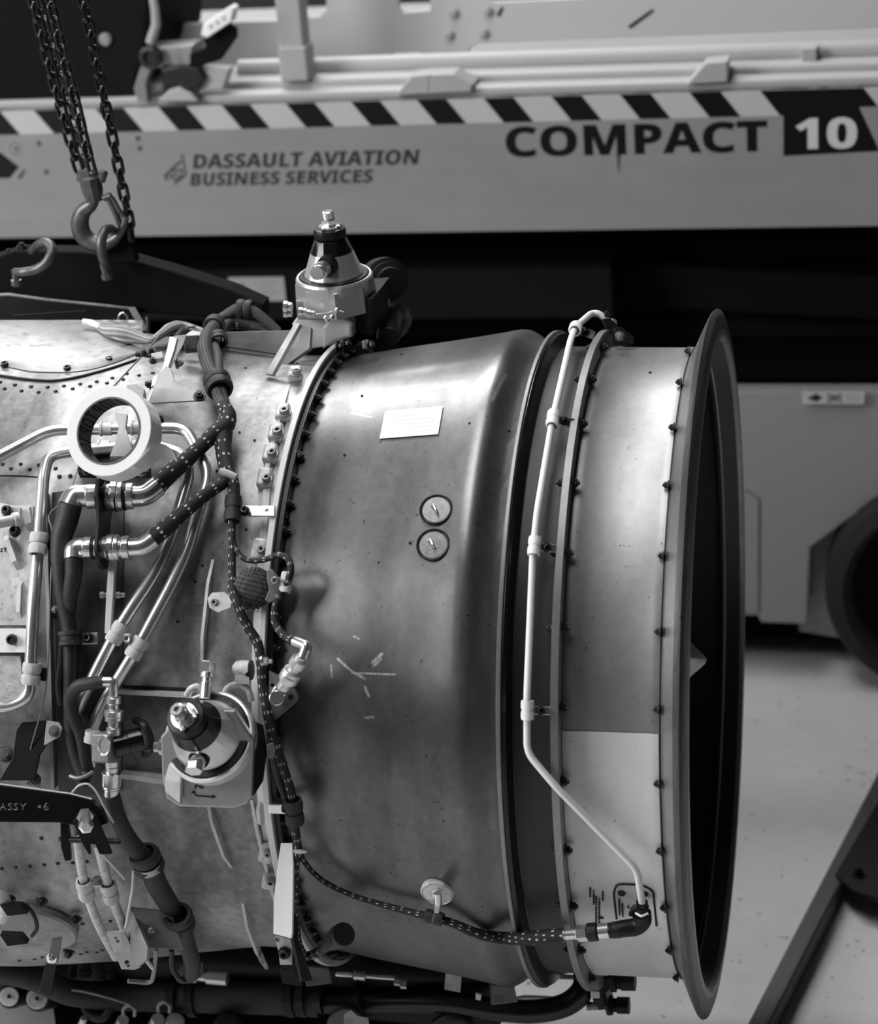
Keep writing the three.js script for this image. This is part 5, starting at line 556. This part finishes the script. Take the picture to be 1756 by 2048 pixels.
// --- pipes and ducts underneath
{ const g = group(eng, 'lower_duct', 'thick black ducting and fittings underneath'), z = 0.14, q = (x, y, dz = 0) => [x, y, 0, z + dz];
  cable(g, 'duct', [q(-80, 1938, 0.06), q(0, 1944, 0.06), q(70, 1958, 0.06), q(140, 1985, 0.04), q(250, 1992), q(400, 1992), q(560, 1996), q(640, 2002)], [24, 25, 27, 30, 34, 36, 36, 34], M.rubber); for (const x of [352, 388, 585, 608]) part(g, 'duct_ring', turned(q(x - 8, 1993), q(x + 8, 1993), rings([0, 1, 41])), M.black); cable(g, 'hose', [q(620, 2006), q(760, 2004), q(900, 2006, 0.01), q(1000, 2020, 0.02), q(1080, 2022, 0.02), q(1140, 2005, 0.01), q(1168, 1975, 0), q(1170, 1935, -0.02)], [24, 22, 22, 23, 23, 24, 24, 24], M.blackGloss, 'glossy black hose'); for (const [x, y] of [[640, 2000], [716, 2002], [905, 2006], [920, 2008]]) part(g, 'hose_band', turned(q(x - 7, y, 0.005), q(x + 7, y, 0.005), rings([0, 1, 27])), M.dark);
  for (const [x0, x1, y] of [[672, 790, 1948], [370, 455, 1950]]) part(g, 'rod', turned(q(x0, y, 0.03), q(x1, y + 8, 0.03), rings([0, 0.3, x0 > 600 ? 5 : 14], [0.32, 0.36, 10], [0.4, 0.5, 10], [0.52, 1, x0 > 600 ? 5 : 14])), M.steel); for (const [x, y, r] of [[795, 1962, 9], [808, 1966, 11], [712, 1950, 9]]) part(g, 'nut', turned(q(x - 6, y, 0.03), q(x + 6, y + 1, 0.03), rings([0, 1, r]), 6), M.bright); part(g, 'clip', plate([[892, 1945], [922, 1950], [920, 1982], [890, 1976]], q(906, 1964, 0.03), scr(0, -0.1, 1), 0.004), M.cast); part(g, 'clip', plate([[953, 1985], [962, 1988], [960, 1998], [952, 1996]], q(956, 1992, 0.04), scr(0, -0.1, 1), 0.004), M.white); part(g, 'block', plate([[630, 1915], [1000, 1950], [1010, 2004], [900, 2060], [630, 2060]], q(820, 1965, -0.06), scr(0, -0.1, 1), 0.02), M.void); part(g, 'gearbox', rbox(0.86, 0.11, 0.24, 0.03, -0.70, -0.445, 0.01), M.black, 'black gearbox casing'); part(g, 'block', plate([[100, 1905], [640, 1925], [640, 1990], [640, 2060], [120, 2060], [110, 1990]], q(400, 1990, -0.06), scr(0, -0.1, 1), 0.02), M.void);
  for (const [x, y, r, m] of [[18, 1993, 21, M.white], [74, 1997, 23, M.cast]]) { part(g, 'pulley', turned(q(x + 26, y - 2, 0.01), q(x, y, 0.06), [[0, r], [0.6, r + 1], [0.62, r + 3], [0.92, r + 3], [1, r - 2]], 32), M.black); part(g, 'pulley_face', turned(q(x + 1, y, 0.058), q(x, y, 0.064), [[0, r - 2], [0.8, r - 2], [1, r - 4]], 32), m, 'pale round pulley face'); part(g, 'pulley_hole', turned(q(x, y, 0.062), q(x, y, 0.067), [[0, 4], [1, 4]], 12), M.ink); }
  for (const [x, y, r, L] of [[146, 1930, 7, 26], [170, 1925, 12, 30], [220, 1930, 9, 28]]) part(g, 'fitting', turned(q(x, y, 0.02), q(x, y + L, 0.03), rings([0, 0.5, r], [0.55, 0.75, r * 1.2], [0.8, 1, r])), M.dark); cable(g, 'lead', [q(110, 1978, 0.05), q(160, 1982, 0.05), q(225, 1998, 0.05), q(262, 2010, 0.04)], 2.5, M.dull); cable(g, 'loop_hose', [q(170, 2015, 0.02), q(182, 2032, 0.03), q(205, 2036, 0.03), q(222, 2016, 0.02)], 9, M.rubber); for (const [x, y, r] of [[258, 2022, 11], [328, 2015, 11]]) part(g, 'hose_ring', sweep(spline([q(x - r, y + 8, 0.04), q(x - r, y - 4, 0.04), q(x, y - r, 0.04), q(x + r, y - 4, 0.04), q(x + r, y + 10, 0.04)], 20), 4 * K, 8), M.dull);
  for (const [x, y, r] of [[310, 2052, 16], [345, 2056, 22], [240, 2054, 14], [162, 2050, 8]]) part(g, 'can', turned(q(x - 8, y + 30, 0.02), q(x + 6, y - 14, 0.04), rings([0, 0.75, r], [0.78, 1, r * 0.85])), M.steel); part(g, 'coil', turned(q(455, 2062, 0.02), q(458, 2056, 0.06), [[0, 32], [0.5, 33], [0.6, 28], [0.8, 28], [0.82, 18], [1, 18]], 32), M.dark); part(g, 'round_can', turned(q(694, 2062, 0), q(690, 2050, 0.06), [[0, 38], [0.7, 38], [0.75, 35], [0.9, 35], [1, 30]], 36), M.steel, 'bright round canister'); part(g, 'canister_clip', plate([[690, 2028], [702, 2020], [716, 2032], [736, 2036], [738, 2050], [690, 2048]], q(712, 2036, 0.07), scr(0, 0.1, 1), 0.003), M.cast); cable(g, 'bend', [q(870, 2050, 0.02), q(900, 2036, 0.02), q(930, 2040, 0.02), q(945, 2060, 0.02)], 13, M.dark); for (const [x, y] of [[640, 1948], [1010, 1985]]) part(g, 'end_block', plate([[x - 30, y - 18], [x + 14, y - 14], [x + 20, y + 14], [x - 28, y + 20]], q(x, y, 0.02), scr(0.2, 0, 1), 0.012), M.dull);
  // drain loops against the floor
  for (const [pts, r] of [[[[905, 2032], [1000, 1960], [1030, 1949], [1080, 1952], [1158, 1955]], 5], [[[930, 2036], [1018, 2005], [1040, 1995], [1090, 1996], [1160, 2003]], 5], [[[1120, 1950], [1135, 1943], [1170, 1945]], 3]]) part(g, 'drain_pipe', sweep(bent(pts.map(([x, y]) => q(x, y, -0.03)), 0.012), r * K, 10), M.seal, 'pale thin drain pipe'); part(g, 'drain_pipe', sweep(bent([q(900, 2045, -0.04), q(985, 1975, -0.04), q(1020, 1958, -0.04)], 0.01), 4 * K, 8), M.dark); }
{ const g = group(eng, 'threaded_ports', 'black threaded ports under the fan case'), z = 0.15, q = (x, y, dz = 0) => [x, y, 0, z + dz]; for (const [x0, x1, y, r] of [[1222, 1272, 1962, 19], [1216, 1260, 2010, 17]]) { const run = [[0, 0.22, r + 3], [0.24, 0.4, r - 3]]; for (let i = 0; i < 6; i++) run.push([0.42 + i * 0.097, 0.42 + i * 0.097 + 0.07, r]); part(g, 'port', turned(q(x0, y), q(x1, y + 1), rings(...run)), M.black); } part(g, 'port_plate', turned(q(1213, 1986), q(1219, 1986), [[0, 44], [1, 44]], 6), M.dark); part(g, 'manifold', turned(q(1188, 1990), q(1216, 1988), rings([0, 0.3, 18], [0.3, 1, 30])), M.black); part(g, 'stub', turned(q(1174, 2012), q(1200, 2012), rings([0, 0.3, 9], [0.3, 1, 8])), M.dull); for (const [x, y] of [[1190, 1988], [1184, 1952]]) part(g, 'clip', plate([[x - 8, y - 6], [x + 8, y - 5], [x + 8, y + 6], [x - 8, y + 6]], q(x, y, 0.03), scr(0, 0, 1), 0.004), M.white); part(g, 'cradle', plate([[1180, 1950], [1222, 1946], [1216, 1968], [1200, 1984], [1188, 1975]], q(1200, 1965, 0.01), scr(0, -0.1, 1), 0.02), M.black); }
// lower-left handling arm, bolted to a clevis
{ const c = atZ(100, 1610, 0.46).add(AX); const t = thing('handling_arm', 'black handling arm stamped ASSY and 6, reaching in beside the lower hoses', 'lifting arm', null, c); const lc = g => { const m = merge(g); m.translate(-c.x + AX.x, -c.y + AX.y, -c.z + AX.z); return m; };
  const hub = P([172, 1640, 0, 0.4850]); const n0 = scr(0, -0.05, 1); part(t, 'arm', lc(plate([[-120, 1540], [0, 1568], [140, 1587], [185, 1598], [206, 1616], [216, 1642], [190, 1652], [123, 1640], [-120, 1638]], [100, 1610, 0, 0.4750], n0, 0.012)), M.blackGloss); part(t, 'clevis', lc(plate([[150, 1640], [160, 1624], [178, 1620], [193, 1630], [224, 1704], [203, 1704], [194, 1684], [180, 1684], [182, 1705], [172, 1690]], [180, 1660, 0, 0.4910], n0, 0.01)), M.black); part(t, 'clevis', lc(plate([[125, 1641], [138, 1641], [140, 1668], [143, 1716], [134, 1717], [126, 1690]], [134, 1680, 0, 0.4750], n0, 0.01)), M.black); part(t, 'cross_pin', lc(turned([118, 1678, 0, 0.4800], [240, 1684, 0, 0.4800], rings([0, 0.08, 5], [0.08, 0.9, 6.5], [0.9, 1, 6]))), M.darkbolt); part(t, 'clevis_bolt', lc(turned([170, 1630, 0, 0.4910], [172, 1655, 0, 0.5250], [[0, 16], [0.2, 17], [0.22, 11], [0.6, 11], [0.62, 15], [0.95, 15], [1, 10]], 6)), M.bright, 'bright hexagon bolt'); part(t, 'bushing', lc(turned([147, 1635, 0, 0.4750], [149, 1668, 0, 0.4750], rings([0, 0.2, 12], [0.2, 1, 9]))), M.dull); part(t, 'guard_wire', lc(sweep(spline([[144, 1585, 0, 0.4850], [160, 1570, 0, 0.4950], [176, 1568, 0, 0.4950], [190, 1580, 0, 0.4950], [208, 1612, 0, 0.4950], [227, 1645, 0, 0.4850]], 30), 1.8 * K, 6)), M.seal); part(t, 'edge_trim', lc(sweep([[0, 1568], [140, 1587], [184, 1598]].map(([x, y]) => atZ(x, y, 0.493)), 1.4 * K, 6)), M.seal);
  const strokes = [[[1, 1620], [6, 1607], [11, 1620]], [[3, 1615], [9, 1615]], [[24, 1609], [21, 1607], [18, 1608], [17, 1611], [20, 1613], [23, 1615], [23, 1618], [20, 1620], [15, 1618]], [[36, 1609], [33, 1607], [30, 1608], [29, 1611], [32, 1613], [35, 1615], [35, 1618], [32, 1620], [27, 1618]], [[41, 1607], [46, 1613], [52, 1607]], [[46, 1613], [46, 1620]], [[76, 1612], [82, 1612]], [[76, 1615], [82, 1615]], [[94, 1606], [89, 1612], [88, 1618], [93, 1620], [97, 1617], [95, 1613], [89, 1614]]]; for (const s of strokes) part(t, 'stamped_letter', lc(sweep(s.map(([x, y]) => { const p0 = P([100, 1610, 0, 0.4879]), r = ray(x, y), k = p0.clone().sub(camE).dot(n0) / r.dot(n0); return camE.clone().addScaledVector(r, k); }), 0.75 * K, 5)), M.dull); }
// ---------------------------------------------------------------- roll of tape hung on the pipes
{ const c = on(229, 868, 0.108).add(AX), t = thing('tape_roll', 'roll of white masking tape hung on the pipes, its loose end curling down', 'tape roll', null, c), ax = scr(-0.30, 0.20, 0.93), f = frame(V(0, 0, 0), ax, cU.clone()); const Ro = 81 * K, Ri = 58 * K, W = 0.030;
  const body = lathe([[Ri + 0.002, -W / 2], [Ro - 0.0005, -W / 2], [Ro, -W / 2 + 0.0005], [Ro, W / 2 - 0.0005], [Ro - 0.0005, W / 2], [Ri + 0.002, W / 2], [Ri + 0.002, -W / 2]], 72); body.applyMatrix4(f); part(t, 'tape', body, M.tape);
  const c2 = document.createElement('canvas'); c2.width = 512; c2.height = 64; const c3 = c2.getContext('2d'); c3.fillStyle = '#5c5c5c'; c3.fillRect(0, 0, 512, 64); c3.fillStyle = '#101010'; c3.font = 'bold 30px sans-serif'; for (let i = 0; i < 8; i++) c3.fillText('TOP', 6 + i * 64, 44); const tx = new THREE.CanvasTexture(c2); tx.colorSpace = THREE.SRGBColorSpace; tx.wrapS = THREE.RepeatWrapping;
  const core = new THREE.LatheGeometry([[Ri + 0.002, -W / 2 - 0.0008], [Ri, -W / 2 - 0.0008], [Ri, W / 2 + 0.0008], [Ri + 0.002, W / 2 + 0.0008]].map(p => new THREE.Vector2(...p)), 60); core.applyMatrix4(f); part(t, 'core', crease(core, 0.5), new THREE.MeshStandardMaterial({ map: tx, roughness: 0.8 }), 'dark cardboard core printed TOP');
  const pts = [[278, 938, 0.115], [296, 922, 0.116], [312, 907, 0.114], [328, 901, 0.11], [341, 906, 0.106], [354, 921, 0.104]].map(a => P(a).add(AX).sub(c)), cu = new THREE.CatmullRomCurve3(pts).getSpacedPoints(24), pos = [], idx = [], uv = [], wd = ax.clone().multiplyScalar(W / 2); cu.forEach((p, i) => { const w = i / 24; for (const s of [-1, 1]) { const v = p.clone().addScaledVector(wd.clone().lerp(scr(0, 0.0115, 0.006), Math.min(1, w * 2.2)), s * (1 - 0.85 * w * w)); pos.push(v.x, v.y, v.z); uv.push(w, s); } }); for (let i = 0; i < 24; i++) idx.push(i * 2, i * 2 + 1, i * 2 + 2, i * 2 + 1, i * 2 + 3, i * 2 + 2); const g = new THREE.BufferGeometry(); g.setAttribute('position', new THREE.Float32BufferAttribute(pos, 3)); g.setAttribute('uv', new THREE.Float32BufferAttribute(uv, 2)); g.setIndex(idx); g.computeVertexNormals(); part(t, 'loose_end', g, M.tape); }
// ---------------------------------------------------------------- hoist chains, hook, shackles and lifting beam
const LINK = (() => { const pts = [], a = 12 * K * 0.95, r = 9 * K; for (let i = 0; i <= 12; i++) { const t = -Math.PI / 2 + Math.PI * i / 12; pts.push(V(Math.cos(t) * 0, 0, 0).set(r * Math.sin(t + Math.PI / 2 - Math.PI / 2) , a * 0.9 + r * Math.cos(t), 0)); } for (let i = 0; i <= 12; i++) { const t = -Math.PI / 2 + Math.PI * i / 12; pts.push(V(-r * Math.sin(t), -a * 0.9 - r * Math.cos(t), 0)); } const c = new THREE.CatmullRomCurve3(pts, true, 'centripetal'); return new THREE.TubeGeometry(c, 40, 4.2 * K, 8, true); })();
function chain(label, pts, z, roll0, pitch = 28.5) {
  const P3 = pts.map(([x, y]) => onZ(x, y, z)), cu = new THREE.CatmullRomCurve3(P3, false, 'centripetal'), L = cu.getLength(), kk = depthOf(P3[0]) / F, n = Math.floor(L / (pitch * kk)), end = P3[P3.length - 1]; const t = thing('hoist_chain', label, 'chain', null, end.clone());
  for (let i = 0; i <= n; i++) { const u = Math.min(1, i * pitch * kk / L), p = cu.getPointAt(u), d = cu.getTangentAt(u), m = frame(p.sub(end), d, cB.clone()).multiply(new THREE.Matrix4().makeRotationY(roll0 + (i % 2) * Math.PI / 2)).multiply(new THREE.Matrix4().makeScale(kk / K, kk / K, kk / K)); place(t, 'chain_link', LINK, M.chain, m); } return t; }
M.chain = mat(72, 0.3, 0.85); M.hook = mat(120, 0.45, 0.7, { map: wornTex });
chain('leftmost of the three taut chain strands running down to the hook', [[52, -60], [66, 0], [86, 80], [104, 150], [122, 215], [140, 280], [160, 345]], -0.2, 0.35); chain('middle taut chain strand running down to the hook', [[64, -60], [80, 0], [100, 70], [124, 150], [142, 215], [158, 280], [174, 345]], -0.24, 1.2); chain('rightmost of the three taut chain strands running down to the hook', [[84, -60], [100, 0], [116, 66], [134, 140], [152, 205], [167, 270], [184, 340]], -0.18, 0.7); chain('slack chain hanging alone to the right of the hook', [[153, -60], [166, 0], [181, 65], [196, 140], [210, 205], [222, 262], [234, 320], [246, 380], [258, 440], [263, 478]], -0.21, 0.3);
{ const z = -0.2, W = (x, y, dz = 0) => onZ(x, y, z + dz), c = W(185, 400), t = thing('lifting_hook', 'worn steel lifting hook with a sprung latch, at the foot of the chains', 'hook', null, c), L = g => { g.translate(-c.x, -c.y, -c.z); return g; }; const sw = (pts, r, n = 40) => L(sweep(new THREE.CatmullRomCurve3(pts.map(p => W(...p)), false, 'centripetal').getSpacedPoints(n), typeof r === 'function' ? r : r * K, 14));
  part(t, 'hook_body', sw([[190, 396], [184, 408], [168, 422], [160, 442], [164, 466], [182, 484], [208, 488], [232, 476], [246, 456], [253, 434]], u => (10 + 11 * Math.sin(Math.min(1, u * 1.25) * Math.PI) * (1 - 0.35 * u) - 4 * Math.max(0, u - 0.75) * 4 * 0.9) * K, 60), M.hook); const tt = (a, b, l, s) => { const A = W(...a), B = W(...b), d = B.clone().sub(A), g = lathe(l.map(([y, r]) => [r * K, y * d.length()]), s || 20); g.applyMatrix4(frame(A, d)); return L(g); };
  part(t, 'swivel_block', tt([190, 402], [176, 338], [[0, 0], [0, 17], [0.3, 22], [0.72, 24], [0.8, 19], [1, 20], [1.05, 0]], 10), M.hook); for (const s of [-1, 1]) part(t, 'swivel_ear', tt([182 + s * 20, 362], [186 + s * 22, 340], [[0, 0], [0, 9], [0.8, 10], [1, 6], [1, 0]], 12), M.hook); part(t, 'latch', sw([[210, 396], [216, 398], [228, 420], [238, 444], [238, 450]], 6.5), M.hook); part(t, 'latch', sw([[214, 390], [224, 396], [238, 420], [250, 436]], 5), M.hook); part(t, 'latch_pin', tt([206, 396, 0.02], [222, 390, 0.02], [[0, 0], [0, 6], [1, 6], [1, 0]], 12), M.bolt); }
function shackle(label, pts, pin, z) { const c = onZ(pin[0][0], pin[0][1], z), t = thing('shackle', label, 'shackle', null, c), W = ([x, y, dz = 0]) => onZ(x, y, z + dz).sub(c); part(t, 'bow', sweep(new THREE.CatmullRomCurve3(pts.map(W), false, 'centripetal').getSpacedPoints(40), u => (8.5 + 2 * Math.sin(u * Math.PI)) * K, 14), M.hook); const A = W(pin[0]), B = W(pin[1]), d = B.clone().sub(A), g = lathe([[0, 0], [9 * K, 0], [12 * K, 0.1 * d.length()], [12 * K, 0.4 * d.length()], [8 * K, 0.45 * d.length()], [8 * K, d.length()], [0, d.length()]], 8); g.applyMatrix4(frame(A, d)); part(t, 'pin', g, M.bolt); }
shackle('steel shackle hanging in the lifting hook', [[232, 470, -0.03], [222, 458, -0.01], [208, 464, 0.01], [202, 490, 0.02], [206, 518, 0.015], [216, 538, 0]], [[216, 560, 0.01], [206, 528, 0.01]], -0.18); shackle('bright steel shackle lying over at the left end of the beam', [[64, 503, -0.03], [78, 489, -0.01], [95, 486, 0], [104, 500, 0.01], [94, 524, 0.02], [70, 540, 0.02], [48, 544, 0.02], [30, 544, 0.01]], [[34, 572, 0.01], [30, 540, 0.01]], -0.18);
{ const z = -0.24, poly = [[-90, 540], [0, 516], [30, 505], [165, 507], [250, 519], [340, 544], [460, 582], [522, 610], [522, 636], [300, 622], [-90, 606]], c = onZ(215, 610, z), t = thing('lifting_beam', 'black steel lifting beam lying over the top of the engine, under the shackles', 'lifting beam', null, c), L = g => { g.translate(-c.x, -c.y, -c.z); return g; }; part(t, 'beam', L(plateZ(poly, z, 0.03, 0.003)), M.liftDark); for (const [x, y, r] of [[18, 502, 8], [45, 496, 12], [222, 497, 8], [275, 518, 7]]) { const h = HEX.clone(); h.applyMatrix4(fast(HEX, onZ(x, y + 8, z - 0.01), V(0, 1, 0), r * K)); part(t, 'bolt', L(h), M.darkbolt); } part(t, 'edge_highlight', L(sweep([[30, 505], [165, 507], [250, 519], [340, 544]].map(([x, y]) => onZ(x, y, z)), 2.4 * K, 6)), M.darkbolt); part(t, 'lug', L(plateZ([[238, 455], [258, 470], [270, 520], [220, 525], [216, 505]], z + 0.03, 0.012)), M.liftDark); }  // the lighter strip along the beam top is a drawn edge highlight
renderer.render(scene, camera);
